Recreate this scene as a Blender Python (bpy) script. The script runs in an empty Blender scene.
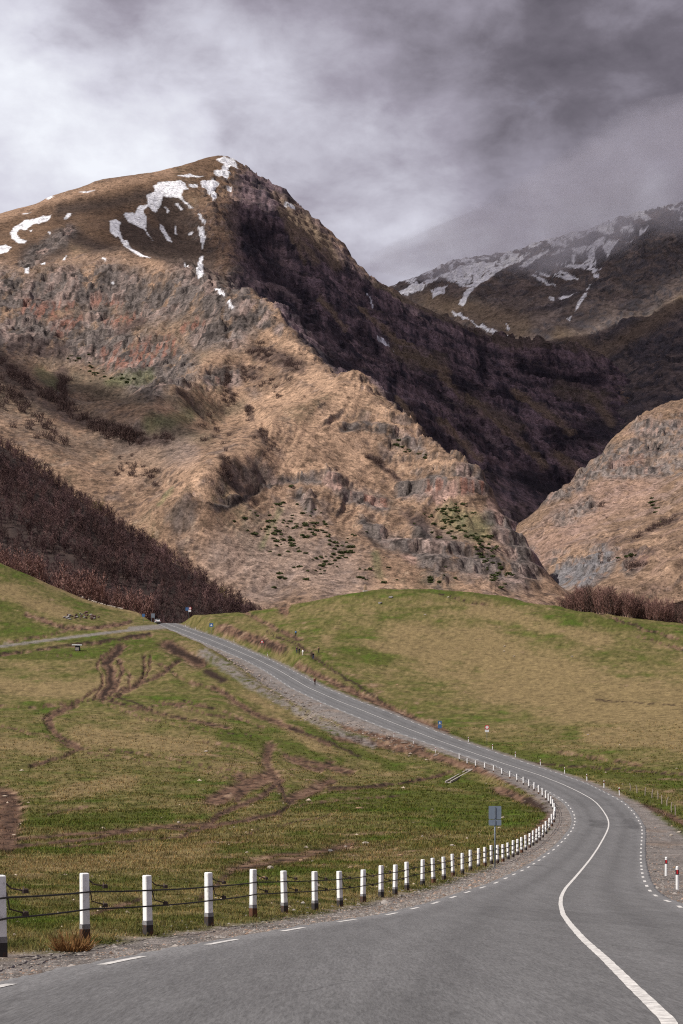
import bpy, bmesh, math, random
import numpy as np
from mathutils import Vector, Matrix

random.seed(11)
S = bpy.context.scene
C = S.collection
F, CX, HY = 1700.0, 341.5, 800.0        # focal length in pixels, principal column, horizon row

# ------------------------------------------------------------------ noise
def _perm(seed):
    r = np.random.RandomState(seed)
    p = r.permutation(512)
    g = r.rand(512) * 2 * np.pi
    return p, np.cos(g), np.sin(g)
_PC = {}
def perlin(x, y, seed=0):
    if seed not in _PC: _PC[seed] = _perm(seed)
    p, gx, gy = _PC[seed]
    xi = np.floor(x).astype(np.int64); yi = np.floor(y).astype(np.int64)
    xf = x - xi; yf = y - yi
    u = xf*xf*xf*(xf*(xf*6-15)+10); v = yf*yf*yf*(yf*(yf*6-15)+10)
    def gr(a, b, fx, fy):
        h = p[(p[a & 511] + b) & 511]
        return gx[h]*fx + gy[h]*fy
    n00 = gr(xi, yi, xf, yf); n10 = gr(xi+1, yi, xf-1, yf)
    n01 = gr(xi, yi+1, xf, yf-1); n11 = gr(xi+1, yi+1, xf-1, yf-1)
    a = n00 + u*(n10-n00); b = n01 + u*(n11-n01)
    return (a + v*(b-a))*1.5
def fbm(x, y, octv=4, seed=0, gain=0.5):
    s = 0; a = 1; t = 0
    for i in range(octv):
        s = s + a*perlin(x*2**i, y*2**i, seed+i); t += a; a *= gain
    return s/t
def ridged(x, y, octv=4, seed=0, gain=0.5):
    s = 0; a = 1; t = 0
    for i in range(octv):
        s = s + a*(1-2*np.abs(perlin(x*2**i, y*2**i, seed+i))); t += a; a *= gain
    return s/t
def cells(x, y, seed=0):
    """jittered cells: random value per cell, and a random tilted facet across it"""
    xi = np.floor(x).astype(np.int64); yi = np.floor(y).astype(np.int64)
    best = np.full(x.shape, 1e9); val = np.zeros(x.shape); fac = np.zeros(x.shape)
    r = np.random.RandomState(seed); T = r.rand(5, 4096)
    for di in (-1, 0, 1):
        for dj in (-1, 0, 1):
            a, b = xi+di, yi+dj
            h = ((a*374761 + b*668265 + ((a*b) & 1023)*97) ^ (b >> 3)) & 4095
            dx, dy = x-(a+T[0][h]), y-(b+T[1][h])
            d = dx*dx+dy*dy
            m = d < best
            best[m] = d[m]; val[m] = T[2][h][m]
            fac[m] = ((T[3][h]-0.5)*dx+(T[4][h]-0.5)*dy)[m]
    return val, fac, np.sqrt(best)
def sst(a, b, x):
    t = np.clip((x-a)/(b-a), 0, 1)
    return t*t*(3-2*t)
def mixc(c, col, m):
    return c*(1-m[..., None]) + np.array(col)*m[..., None]

# ------------------------------------------------------------------ interpolation of control points
class RBF:
    def __init__(self, P, z, lam=0.0):
        P = np.array(P, float); z = np.array(z, float)
        self.s = 200.0
        self.P = P/self.s
        n = len(P)
        D = np.sqrt(((self.P[:, None]-self.P[None])**2).sum(-1))
        A = np.zeros((n+3, n+3)); A[:n, :n] = -D + lam*np.eye(n)
        A[:n, n] = 1; A[:n, n+1:] = self.P; A[n, :n] = 1; A[n+1:, :n] = self.P.T
        b = np.zeros(n+3); b[:n] = z
        self.w = np.linalg.solve(A, b); self.n = n
    def __call__(self, X, Y):
        sh = np.shape(X)
        X = np.ravel(X)/self.s; Y = np.ravel(Y)/self.s
        out = np.empty(len(X)); n = self.n
        for i in range(0, len(X), 20000):
            x = X[i:i+20000]; y = Y[i:i+20000]
            D = np.sqrt((x[:, None]-self.P[:, 0])**2 + (y[:, None]-self.P[:, 1])**2)
            out[i:i+20000] = -D@self.w[:n] + self.w[n] + self.w[n+1]*x + self.w[n+2]*y
        return out.reshape(sh)

def wpt(px, py, d):
    return ((px-CX)/F*d, d, (HY-py)/F*d)
def densify(line, step):
    """samples a polyline of (px,py,d) every step metres, returns world points"""
    W = [np.array(wpt(*p)) for p in line]
    out = [W[0]]
    for a, b in zip(W[:-1], W[1:]):
        n = max(1, int(np.linalg.norm(b[:2]-a[:2])/step))
        for k in range(1, n+1): out.append(a+(b-a)*k/n)
    return out

def strokes(px, py, lst, ys=1.0):
    """soft mask round polylines; each entry (points, half width, softness)"""
    m = np.zeros(px.shape)
    for pts, w, soft in lst:
        pts = np.array(pts, float)
        r = w+soft
        x0, x1 = pts[:, 0].min()-r, pts[:, 0].max()+r
        y0, y1 = pts[:, 1].min()-r/ys, pts[:, 1].max()+r/ys
        sel = (px > x0) & (px < x1) & (py > y0) & (py < y1)
        if not sel.any(): continue
        qx, qy = px[sel], py[sel]
        best = np.full(qx.shape, 1e9)
        if len(pts) == 1:
            best = np.hypot(qx-pts[0, 0], (qy-pts[0, 1])*ys)
        for a, b in zip(pts[:-1], pts[1:]):
            dx, dy = b[0]-a[0], (b[1]-a[1])*ys
            L = dx*dx+dy*dy+1e-9
            t = np.clip(((qx-a[0])*dx + (qy-a[1])*ys*dy)/L, 0, 1)
            best = np.minimum(best, np.hypot(qx-a[0]-t*dx, (qy-a[1])*ys-t*dy))
        v = 1-sst(w-soft*0.5, w+soft, best)
        m[sel] = np.maximum(m[sel], v)
    return m

# ------------------------------------------------------------------ mesh helpers
def mesh_np(name, V, Fc, mat=None, smooth=True, col=None, mats=None, midx=None):
    V = np.asarray(V, np.float32).reshape(-1, 3); Fc = np.asarray(Fc, np.int32)
    k = Fc.shape[1]
    me = bpy.data.meshes.new(name)
    me.vertices.add(len(V)); me.vertices.foreach_set('co', V.ravel())
    me.loops.add(Fc.size); me.loops.foreach_set('vertex_index', Fc.ravel())
    me.polygons.add(len(Fc))
    me.polygons.foreach_set('loop_start', np.arange(0, Fc.size, k, dtype=np.int32))
    me.polygons.foreach_set('loop_total', np.full(len(Fc), k, np.int32))
    if smooth: me.polygons.foreach_set('use_smooth', np.ones(len(Fc), bool))
    for m in (mats or ([mat] if mat else [])): me.materials.append(m)
    if midx is not None: me.polygons.foreach_set('material_index', np.asarray(midx, np.int32))
    if col is not None:
        a = me.color_attributes.new('tint', 'FLOAT_COLOR', 'POINT')
        c = np.ones((len(V), 4), np.float32); c[:, :3] = np.asarray(col).reshape(-1, 3)
        a.data.foreach_set('color', c.ravel())
    me.update(calc_edges=True); me.validate()
    return me
def link(name, me, parent=None):
    o = bpy.data.objects.new(name, me); C.objects.link(o)
    if parent: o.parent = parent
    return o
def grid_faces(nr, nc):
    i = np.arange(nr*nc).reshape(nr, nc)
    return np.stack([i[:-1, :-1], i[:-1, 1:], i[1:, 1:], i[1:, :-1]], -1).reshape(-1, 4)
def tag(o, label=None, cat=None, group=None, kind=None):
    if label: o['label'] = label
    if cat: o['category'] = cat
    if group: o['group'] = group
    if kind: o['kind'] = kind
    return o
def empty(name, loc, rz=0.0, scale=1.0):
    o = bpy.data.objects.new(name, None); C.objects.link(o)
    o.location = loc; o.rotation_euler = (0, 0, rz); o.scale = (scale,)*3
    o.empty_display_size = 0.3
    return o
def copy_tree(o, parent=None):
    c = o.copy(); C.objects.link(c)
    if parent is not None: c.parent = parent
    for ch in o.children: copy_tree(ch, c)
    return c

class MB:
    """collects simple shapes into one mesh"""
    def __init__(self): self.V = []; self.F = []
    def add(self, V, Fc):
        b = len(self.V); self.V += [tuple(v) for v in V]; self.F += [tuple(b+i for i in f) for f in Fc]
    def box(self, c, s, rz=0.0, taper=1.0, bev=0.0):
        x, y, z = s[0]/2, s[1]/2, s[2]/2
        V = []
        b = min(bev, x*0.9, y*0.9)
        ring = [(-x+b, -y), (x-b, -y), (x, -y+b), (x, y-b), (x-b, y), (-x+b, y), (-x, y-b), (-x, -y+b)] if b else [(-x, -y), (x, -y), (x, y), (-x, y)]
        lev = [(-z, 1.0, 0)] + ([(z-b, taper, 0), (z, taper, b)] if b else [(z, taper, 0)])
        n = len(ring)
        for (h, t, ins) in lev:
            for (a, q) in ring:
                kx = (1-ins/x) if ins else 1; ky = (1-ins/y) if ins else 1
                a2, q2 = a*t*kx, q*t*ky
                ca, sa = math.cos(rz), math.sin(rz)
                V.append((c[0]+a2*ca-q2*sa, c[1]+a2*sa+q2*ca, c[2]+h))
        Fc = [tuple(reversed(range(n)))]
        for l in range(len(lev)-1):
            for i in range(n):
                j = (i+1) % n
                Fc.append((l*n+i, l*n+j, (l+1)*n+j, (l+1)*n+i))
        Fc.append(tuple((len(lev)-1)*n+i for i in range(n)))
        self.add(V, Fc)
    def tube(self, pts, r, n=8, cap=True):
        pts = [Vector(p) for p in pts]
        rs = r if isinstance(r, (list, tuple)) else [r]*len(pts)
        V = []; Fc = []
        for i, p in enumerate(pts):
            t = (pts[min(i+1, len(pts)-1)]-pts[max(i-1, 0)]).normalized()
            up = Vector((0, 0, 1)) if abs(t.z) < 0.9 else Vector((1, 0, 0))
            a = t.cross(up).normalized(); b = t.cross(a)
            for k in range(n):
                q = 2*math.pi*k/n
                V.append(p+(a*math.cos(q)+b*math.sin(q))*rs[i])
        for i in range(len(pts)-1):
            for k in range(n):
                j = (k+1) % n
                Fc.append((i*n+k, i*n+j, (i+1)*n+j, (i+1)*n+k))
        if cap:
            Fc.append(tuple(range(n))); Fc.append(tuple((len(pts)-1)*n+k for k in reversed(range(n))))
        self.add(V, Fc)
    def disc(self, c, r, th, n=24, shape=None):
        """upright plate facing -Y, outline from shape (list of x,z) or a circle"""
        ring = shape or [(r*math.cos(2*math.pi*k/n), r*math.sin(2*math.pi*k/n)) for k in range(n)]
        n = len(ring)
        V = [(c[0]+a, c[1]-th/2, c[2]+b) for a, b in ring]+[(c[0]+a, c[1]+th/2, c[2]+b) for a, b in ring]
        Fc = [tuple(range(n)), tuple(n+k for k in reversed(range(n)))]
        for k in range(n):
            j = (k+1) % n
            Fc.append((k, n+k, n+j, j))
        self.add(V, Fc)
    def mesh(self, name, mat, smooth=False):
        me = bpy.data.meshes.new(name)
        me.from_pydata(self.V, [], self.F)
        bm = bmesh.new(); bm.from_mesh(me); bmesh.ops.recalc_face_normals(bm, faces=bm.faces); bm.to_mesh(me); bm.free()
        if smooth:
            for p in me.polygons: p.use_smooth = True
        me.materials.append(mat)
        return me
    def build(self, name, mat, parent=None, smooth=False):
        return link(name, self.mesh(name, mat, smooth), parent)

# ------------------------------------------------------------------ materials
def new_mat(name, rough=0.9, spec=0.2):
    m = bpy.data.materials.new(name); m.use_nodes = True
    nt = m.node_tree; b = nt.nodes['Principled BSDF']
    b.inputs['Roughness'].default_value = rough
    b.inputs['Specular IOR Level'].default_value = spec
    return m, nt, b
def N(nt, t, **kw):
    n = nt.nodes.new(t)
    for k, v in kw.items():
        if k.startswith('i_'):
            key = k[2:].replace('_', ' ')
            n.inputs[key].default_value = v
        else: setattr(n, k, v)
    return n
def noise(nt, co, scale, detail=6, rough=0.6, dist=0.0):
    n = N(nt, 'ShaderNodeTexNoise'); n.inputs['Scale'].default_value = scale
    n.inputs['Detail'].default_value = detail; n.inputs['Roughness'].default_value = rough
    n.inputs['Distortion'].default_value = dist
    nt.links.new(co, n.inputs['Vector']); return n.outputs['Fac']
def maprange(nt, src, a, b, c, d):
    n = N(nt, 'ShaderNodeMapRange')
    for i, v in zip(('From Min', 'From Max', 'To Min', 'To Max'), (a, b, c, d)): n.inputs[i].default_value = v
    nt.links.new(src, n.inputs['Value']); return n.outputs['Result']
def mul(nt, col, fac):
    n = N(nt, 'ShaderNodeMix', data_type='RGBA', blend_type='MULTIPLY')
    n.inputs[0].default_value = 1.0
    nt.links.new(col, n.inputs[6]); nt.links.new(fac, n.inputs[7]); return n.outputs[2]
def mixn(nt, fac, a, b):
    n = N(nt, 'ShaderNodeMix', data_type='RGBA')
    if isinstance(fac, float): n.inputs[0].default_value = fac
    else: nt.links.new(fac, n.inputs[0])
    for s, v in ((6, a), (7, b)):
        if isinstance(v, tuple): n.inputs[s].default_value = (*v, 1)
        else: nt.links.new(v, n.inputs[s])
    return n.outputs[2]
def math_n(nt, op, a, b=None):
    n = N(nt, 'ShaderNodeMath', operation=op)
    for i, v in ((0, a), (1, b)):
        if v is None: continue
        if isinstance(v, (int, float)): n.inputs[i].default_value = v
        else: nt.links.new(v, n.inputs[i])
    return n.outputs[0]
def bump(nt, bsdf, h, strength, dist):
    n = N(nt, 'ShaderNodeBump'); n.inputs['Strength'].default_value = strength; n.inputs['Distance'].default_value = dist
    nt.links.new(h, n.inputs['Height']); nt.links.new(n.outputs[0], bsdf.inputs['Normal']); return n
def coords(nt): return N(nt, 'ShaderNodeTexCoord').outputs['Object']

def terrain_mat(name, sc_list, bump_list, rough=0.95, spots=()):
    """albedo from the 'tint' attribute, broken up by noise at several real sizes"""
    m, nt, b = new_mat(name, rough, 0.1)
    co = coords(nt)
    at = N(nt, 'ShaderNodeAttribute', attribute_name='tint')
    c = at.outputs['Color']
    for s, amt in sc_list:
        f = noise(nt, co, s, 5, 0.65)
        c = mul(nt, c, maprange(nt, f, 0.3, 0.7, 1-amt, 1+amt))
    for s, lo, hi, k in spots:
        f = noise(nt, co, s, 3, 0.55)
        c = mul(nt, c, maprange(nt, f, lo, hi, 1.0, k))
    nt.links.new(c, b.inputs['Base Color'])
    h = None
    for s, a in bump_list:
        f = math_n(nt, 'MULTIPLY', noise(nt, co, s, 8, 0.65), a)
        h = f if h is None else math_n(nt, 'ADD', h, f)
    bump(nt, b, h, 1.0, 1.0)
    return m

def plain(name, col, rough=0.8, vs=8.0, va=0.2, bs=None, spec=0.2, metal=0.0):
    m, nt, b = new_mat(name, rough, spec)
    co = coords(nt)
    f = noise(nt, co, vs, 6, 0.65)
    rgb = N(nt, 'ShaderNodeRGB'); rgb.outputs[0].default_value = (*col, 1)
    nt.links.new(mul(nt, rgb.outputs[0], maprange(nt, f, 0.3, 0.7, 1-va, 1+va)), b.inputs['Base Color'])
    b.inputs['Metallic'].default_value = metal
    if bs: bump(nt, b, noise(nt, co, bs[0], 6, 0.6), 1.0, bs[1])
    return m
def tint_mat(name, rough=0.9, vs=1.0, va=0.2, trans=0.0):
    m, nt, b = new_mat(name, rough, 0.1)
    co = coords(nt)
    at = N(nt, 'ShaderNodeAttribute', attribute_name='tint')
    f = noise(nt, co, vs, 4, 0.6)
    nt.links.new(mul(nt, at.outputs['Color'], maprange(nt, f, 0.3, 0.7, 1-va, 1+va)), b.inputs['Base Color'])
    return m
def polys(px, py, lst, soft):
    """soft mask inside closed outlines"""
    m = np.zeros(px.shape)
    for pts in lst:
        P = np.array(pts, float)
        sel = (px > P[:, 0].min()-3) & (px < P[:, 0].max()+3) & (py > P[:, 1].min()-3) & (py < P[:, 1].max()+3)
        if not sel.any(): continue
        x, y = px[sel], py[sel]; ins = np.zeros(x.shape, bool); ds = np.full(x.shape, 1e9); n = len(P)
        for i in range(n):
            a, b = P[i], P[(i+1) % n]
            ins ^= ((a[1] > y) != (b[1] > y)) & (x < (b[0]-a[0])*(y-a[1])/(b[1]-a[1]+1e-9)+a[0])
            e = b-a; t = np.clip(((x-a[0])*e[0]+(y-a[1])*e[1])/(e@e+1e-9), 0, 1)
            ds = np.minimum(ds, np.hypot(x-a[0]-t*e[0], y-a[1]-t*e[1]))
        m[sel] = np.maximum(m[sel], sst(-soft, soft, np.where(ins, ds, -ds)))
    return m
def zp(x0, y0, k, pts): return [(x0+a/k, y0+b/k) for a, b in pts]
SKY_BLOBS = [(20, 80, 0.0, 0.17, 0.38), (130, 150, 0.0, 0.13, 0.20), (300, 160, 0.0, 0.12, 0.14), (490, 70, 0.02, 0.13, -0.22), (660, 50, 0.02, 0.14, -0.22), (430, 225, 0.0, 0.10, 0.24), (640, 190, 0.0, 0.09, 0.20), (110, -10, 0, 0.07, -0.34), (60, 70, 0, 0.03, -0.15), (250, -20, 0, 0.07, -0.08)]
SKY_RAMP = [(0.0, (0.085, 0.075, 0.092)), (0.2, (0.165, 0.148, 0.178)), (0.45, (0.35, 0.325, 0.39)), (0.75, (0.655, 0.65, 0.735)), (1.0, (0.87, 0.89, 0.95))]
SHADE_CLOUD_POLY = [(-1700, 870), (-1640, 855), (-1570, 945), (-1470, 1090), (-1330, 1240), (-1180, 1270), (-400, 1500), (100, 2060), (-200, 2200), (-700, 2330), (-1320, 2300), (-1320, 2150), (-1340, 1900), (-1460, 1850), (-1560, 1720), (-1650, 1500), (-1700, 1150)]
CLOUD_Z, CLOUD_DENS = 2500.0, 0.035

FOG_LINE = [(370, 262, 3500), (430, 254, 3450), (480, 244, 3400), (540, 229, 3350), (600, 211, 3300), (660, 192, 3250), (740, 170, 3200), (820, 145, 3150)]
FOG_DENS = 0.0062
FAR_POLY = [(-1330, 2290), (-700, 2320), (-200, 2190), (110, 2070), (400, 2400), (300, 3500), (-1150, 3600), (-1250, 2600)]
# ------------------------------------------------------------------ the road in plan and profile
_zk = np.array([(2, -1.10), (6, -1.27), (11.4, -1.5), (20, -1.85), (30, -2.24), (45, -2.83), (60, -3.17), (75, -3.33), (90, -3.4), (105, -3.3), (125, -2.75),
                (149, -1.8), (180, 0.0), (216, 2.05), (250, 4.3), (271, 5.95), (292, 8.6), (315, 12.2), (340, 16.4), (366, 21.1), (398, 27.6),
                (435, 34.5), (468, 40.7), (498, 46.3), (525, 51.2), (560, 57.7), (580, 60.5), (610, 60.5), (660, 56)])
_D = np.linspace(2, 660, 6581)
def _smooth(a, w):
    k = np.hanning(w); k /= k.sum()
    p = np.pad(a, w//2, mode='reflect', reflect_type='odd')
    return np.convolve(p, k, 'valid')[:len(a)]
_Z = np.interp(_D, _zk[:, 0], _zk[:, 1])
_Zs = _smooth(_Z, 161); _Zs[:60] = _Z[:60]
_Z = _Zs
_rk = np.array([
 (1400, -700, 860, 1300), (1100, -380, 700, 1000), (1024, -165, 670, 900), (988, 0, 633, 850), (960, 130, 605, 800), (940, 238, 583, 750), (925, 322, 570, 715), (915, 390, 563, 692),
 (905, 430, 560.5, 677), (898, 452, 561, 659), (893, 466, 563, 652), (888, 482, 566, 648), (884, 494, 569.5, 646.4), (879, 505, 574, 643.7),
 (869, 526, 582.5, 642), (859, 541.5, 590.5, 641), (848, 556, 598, 641.4), (839, 565, 603.2, 642), (832.6, 570.3, 606.5, 642.5),
 (827.7, 573.5, 608.5, 642), (822.5, 575, 608.8, 640), (818, 575, 607.5, 637), (813, 573.5, 604.5, 634), (808, 570.3, 601, 629.3),
 (803, 566.5, 596.5, 624), (798.5, 560.5, 590.8, 616.7), (792, 548.8, 579, 604), (784, 532, 562, 588), (775, 514, 539, 563),
 (764.6, 493, 507, 531), (755, 463, 479, 503), (741, 422, 440, 461), (726, 380, 401, 422), (709, 338, 359, 380), (701, 319, 338.5, 358),
 (687, 290, 307, 322.7), (671, 266, 280, 293), (660, 245, 258, 270.5), (650, 222, 235, 247), (640, 198, 211, 223.7), (632, 178, 189.5, 200),
 (624, 158, 167.5, 177), (615, 140, 148, 156), (600, 120, 128, 136)])[::-1]
_Yd = HY-F*_Z/_D
_Yd = np.minimum.accumulate(_Yd)
def _edge(i):
    px = np.interp(_Yd, _rk[:, 0], _rk[:, i])
    X = (px-CX)/F*_D
    Xs = X.copy()
    far = _smooth(X, 121); nr = _smooth(X, 31)
    w = sst(60, 140, _D)
    return nr*(1-w)+far*w
_XL, _XC, _XR = _edge(1), _edge(2), _edge(3)
road_z = lambda d: np.interp(d, _D, _Z)
XL = lambda d: np.interp(d, _D, _XL)
XC = lambda d: np.interp(d, _D, _XC)
XR = lambda d: np.interp(d, _D, _XR)
def d_of_y(y):                           # distance of the road surface seen on a picture row
    return float(np.interp(-y, -_Yd, _D))

# ------------------------------------------------------------------ ground heights
gp = []
def col_pts(px, lst):
    for py, d in lst: gp.append(wpt(px, py, d))
left0 = [(925, 30), (900, 45), (875, 68), (850, 105), (820, 155), (790, 205), (760, 252), (730, 300), (700, 348), (670, 398), (652, 432), (640, 452), (615, 492), (588, 535), (561, 577)]
col_pts(0, left0)
for py, d in left0:
    x, y, z = wpt(0, py, d)
    gp.append((x-140, y, z+3)); gp.append((x-350, y, z+12))
col_pts(60, [(910, 38), (870, 74), (840, 120), (800, 190), (765, 245), (730, 300), (690, 365), (660, 415), (645, 445), (622, 485), (605, 530), (589, 570)])
col_pts(120, [(890, 52), (855, 98), (815, 162), (780, 222), (740, 288), (700, 350), (660, 415), (640, 455), (631, 478), (620, 530), (609, 575)])
col_pts(209, [(905, 44), (870, 75), (850, 100), (820, 150), (790, 205), (760, 255), (730, 305), (700, 352), (680, 388), (665, 425)])
col_pts(300, [(895, 50), (870, 77), (840, 115), (810, 165), (780, 225), (750, 288), (722, 352)])
col_pts(400, [(870, 79), (850, 101), (820, 152), (800, 198), (775, 258), (757, 287)])
col_pts(480, [(850, 102), (830, 140), (810, 178), (788, 240)])
col_pts(530, [(830, 138), (815, 160), (800, 188)])
for q in [(0, 561, 577), (34, 580, 572), (67, 591, 572), (100, 605, 572), (130, 611, 577), (146, 617, 582)]:
    gp.append(wpt(*q)); x, y, z = wpt(*q); gp.append((x, y+40, z-3)); gp.append((x, y+85, z-14))
right0 = [(880, 66), (850, 110), (820, 150), (790, 200), (770, 240), (750, 275), (720, 330), (690, 385), (660, 437), (640, 472), (623, 505)]
col_pts(683, right0)
for py, d in right0:
    x, y, z = wpt(683, py, d); gp.append((x+100, y, z+1)); gp.append((x+300, y, z-2))
col_pts(600, [(775, 235), (750, 285), (725, 328), (700, 370), (675, 410), (650, 450), (630, 485), (613, 515)])
col_pts(500, [(740, 310), (720, 343), (700, 375), (675, 420), (650, 460), (630, 492), (610, 530), (597, 560)])
col_pts(400, [(704, 365), (680, 405), (660, 436), (640, 466), (610, 522), (590, 565)])
col_pts(330, [(673, 410), (650, 440), (620, 500), (598, 555)])
col_pts(250, [(640, 491), (625, 530), (612, 572)])
crest = [(158, 624, 585), (200, 618.5, 578), (250, 611.5, 572), (300, 602.5, 562), (340, 594.5, 560), (385, 588, 562), (420, 588.5, 563), (470, 591.5, 562), (520, 597.5, 552),
         (560, 605, 535), (600, 612.5, 517), (640, 618.5, 510), (683, 624, 506), (760, 632, 506)]
for q in crest:
    gp.append(wpt(*q)); x, y, z = wpt(*q); gp.append((x, y+50, z-7)); gp.append((x, y+110, z-26))
for x in (-60, -25, 0, 25, 60):
    gp.append((x, 4, float(road_z(6)))); gp.append((x, -40, -0.6))
for d in (12, 20, 30, 45, 60):
    gp.append((float(XR(d))+6, d, float(road_z(d)))); gp.append((float(XR(d))+40, d, float(road_z(d))+0.5))
    gp.append((float(XL(d))-9, d, float(road_z(d))-0.1))
gp = np.array(gp)
_g = RBF(gp[:, :2], gp[:, 2], 0.02)

# wheel ruts, gullies and washed fans of the meadow
E1 = [([(122, 647), (108, 662), (113, 682), (101, 697)], 5.0, 3.0), ([(120, 660), (122, 675), (110, 696)], 1.6, 1.5), ([(145, 655), (141, 680), (115, 696)], 1.2, 1.6),
      ([(100, 698), (150, 711), (200, 722), (228, 728)], 2.4, 2.5), ([(112, 692), (155, 678), (178, 660)], 2.0, 2.5), ([(168, 645), (185, 655), (200, 664)], 7, 6),
      ([(75, 706), (50, 717), (55, 733), (82, 749)], 3, 3), ([(45, 705), (80, 702), (100, 698)], 1, 1.5), ([(82, 749), (62, 757), (30, 766)], 1.8, 2), ([(88, 748), (150, 755), (205, 766), (240, 772)], 1.2, 1.5),
      ([(0, 726), (40, 735), (75, 748)], 1.2, 2), ([(155, 700), (200, 712), (250, 722)], 1.2, 1.5), ([(215, 687), (242, 706), (275, 722), (300, 731)], 2.6, 3), ([(300, 731), (330, 746)], 2, 3),
      ([(238, 800), (246, 786), (240, 775)], 4, 5), ([(180, 838), (201, 829), (236, 822), (268, 816), (282, 812)], 3.0, 2.5), ([(201, 828), (226, 812), (262, 796), (280, 780)], 3.5, 4),
      ([(278, 783), (287, 803), (282, 815)], 1.6, 2), ([(330, 790), (380, 786), (420, 780), (452, 772)], 2.0, 2), ([(330, 762), (318, 770), (300, 764), (285, 755)], 3, 4), ([(270, 745), (268, 765), (282, 790)], 4, 5),
      ([(-20, 795), (8, 800), (6, 845)], 12, 8), ([(0, 849), (30, 845), (82, 840), (123, 833), (160, 829), (200, 831)], 2.6, 2), ([(60, 848), (120, 842), (175, 838)], 1.5, 1.5), ([(45, 815), (88, 807)], 1, 1.2),
      ([(28, 615), (48, 622), (68, 628), (100, 627), (130, 622)], 2.6, 2.5), ([(0, 643), (38, 637), (68, 630)], 1.2, 1.5), ([(0, 655), (40, 650), (80, 645), (150, 636)], 1.6, 1.4), ([(60, 655), (100, 656)], 1, 1.2),
      ([(222, 628), (250, 638), (280, 648)], 7, 4), ([(285, 600), (284, 612)], 5, 3), ([(270, 633), (300, 646), (330, 668)], 1.4, 1.4), ([(300, 666), (350, 690), (400, 713), (446, 732)], 4, 4),
      ([(440, 594), (478, 604), (500, 607)], 1.2, 1.2), ([(595, 611), (640, 628), (690, 642)], 1.3, 1.5), ([(640, 637), (690, 652)], 1.2, 1.6), ([(515, 762), (600, 768), (690, 775)], 1.0, 2), ([(620, 800), (660, 812), (690, 826)], 3, 4),
      ([(340, 738), (400, 748), (445, 760), (500, 776), (540, 795), (553, 812), (530, 838)], 5, 4), ([(345, 725), (420, 748)], 6, 4), ([(500, 790), (540, 806)], 5, 5), ([(330, 850), (250, 862), (200, 900)], 2, 5),
      ([(230, 870), (300, 858), (350, 845)], 4, 10), ([(560, 752), (640, 765)], 1.5, 3), ([(640, 830), (690, 860)], 3, 5), ([(90, 915), (140, 900)], 2, 4), ([(215, 800), (245, 786), (272, 776)], 9, 8), ([(290, 800), (330, 782)], 6, 7), ([(300, 760), (350, 772)], 4, 6), ([(0, 840), (60, 836), (200, 824)], 2.5, 4), ([(186, 700), (230, 714), (262, 728)], 1.2, 2), ([(240, 610), (300, 640)], 2, 3)]

def curve(P):
    """rounds a polyline (Catmull-Rom)"""
    if len(P) < 3: return P
    P = [np.array(a, float) for a in P]; E = [2*P[0]-P[1]]+P+[2*P[-1]-P[-2]]; out = []
    for i in range(1, len(E)-2):
        a, b, c, d = E[i-1:i+3]
        for t in np.linspace(0, 1, 6)[:-1]:
            out.append(0.5*(2*b+(c-a)*t+(2*a-5*b+4*c-d)*t*t+(3*b-a-3*c+d)*t**3))
    return [tuple(x) for x in out]+[tuple(P[-1])]
E1 += [([(118, 664), (130, 674), (128, 686), (112, 699)], 0.9, 1.2), ([(150, 655), (149, 670), (140, 684), (118, 697)], 0.7, 1.2), ([(0, 706), (40, 707), (92, 700)], 0.6, 1.2), ([(100, 701), (140, 717), (200, 729), (252, 736)], 0.8, 1.2), ([(90, 753), (130, 759), (200, 771), (262, 786)], 0.7, 1.2),
       ([(96, 690), (72, 703), (46, 716), (52, 733), (80, 748)], 0.8, 1.4), ([(112, 648), (98, 664), (103, 682), (94, 697)], 0.8, 1.2), ([(160, 664), (185, 680), (215, 690)], 1.0, 2.0), ([(205, 742), (240, 748), (262, 760)], 0.7, 1.5), ([(130, 712), (170, 704), (205, 706)], 0.6, 1.4), ([(200, 845), (240, 836), (280, 826), (330, 815)], 0.8, 1.6), ([(300, 805), (340, 800), (400, 796)], 0.6, 1.5)]
E1 = [(curve(p_), max(1.05, w_*1.0+0.15), s_*1.05) for p_, w_, s_ in E1]
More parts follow.
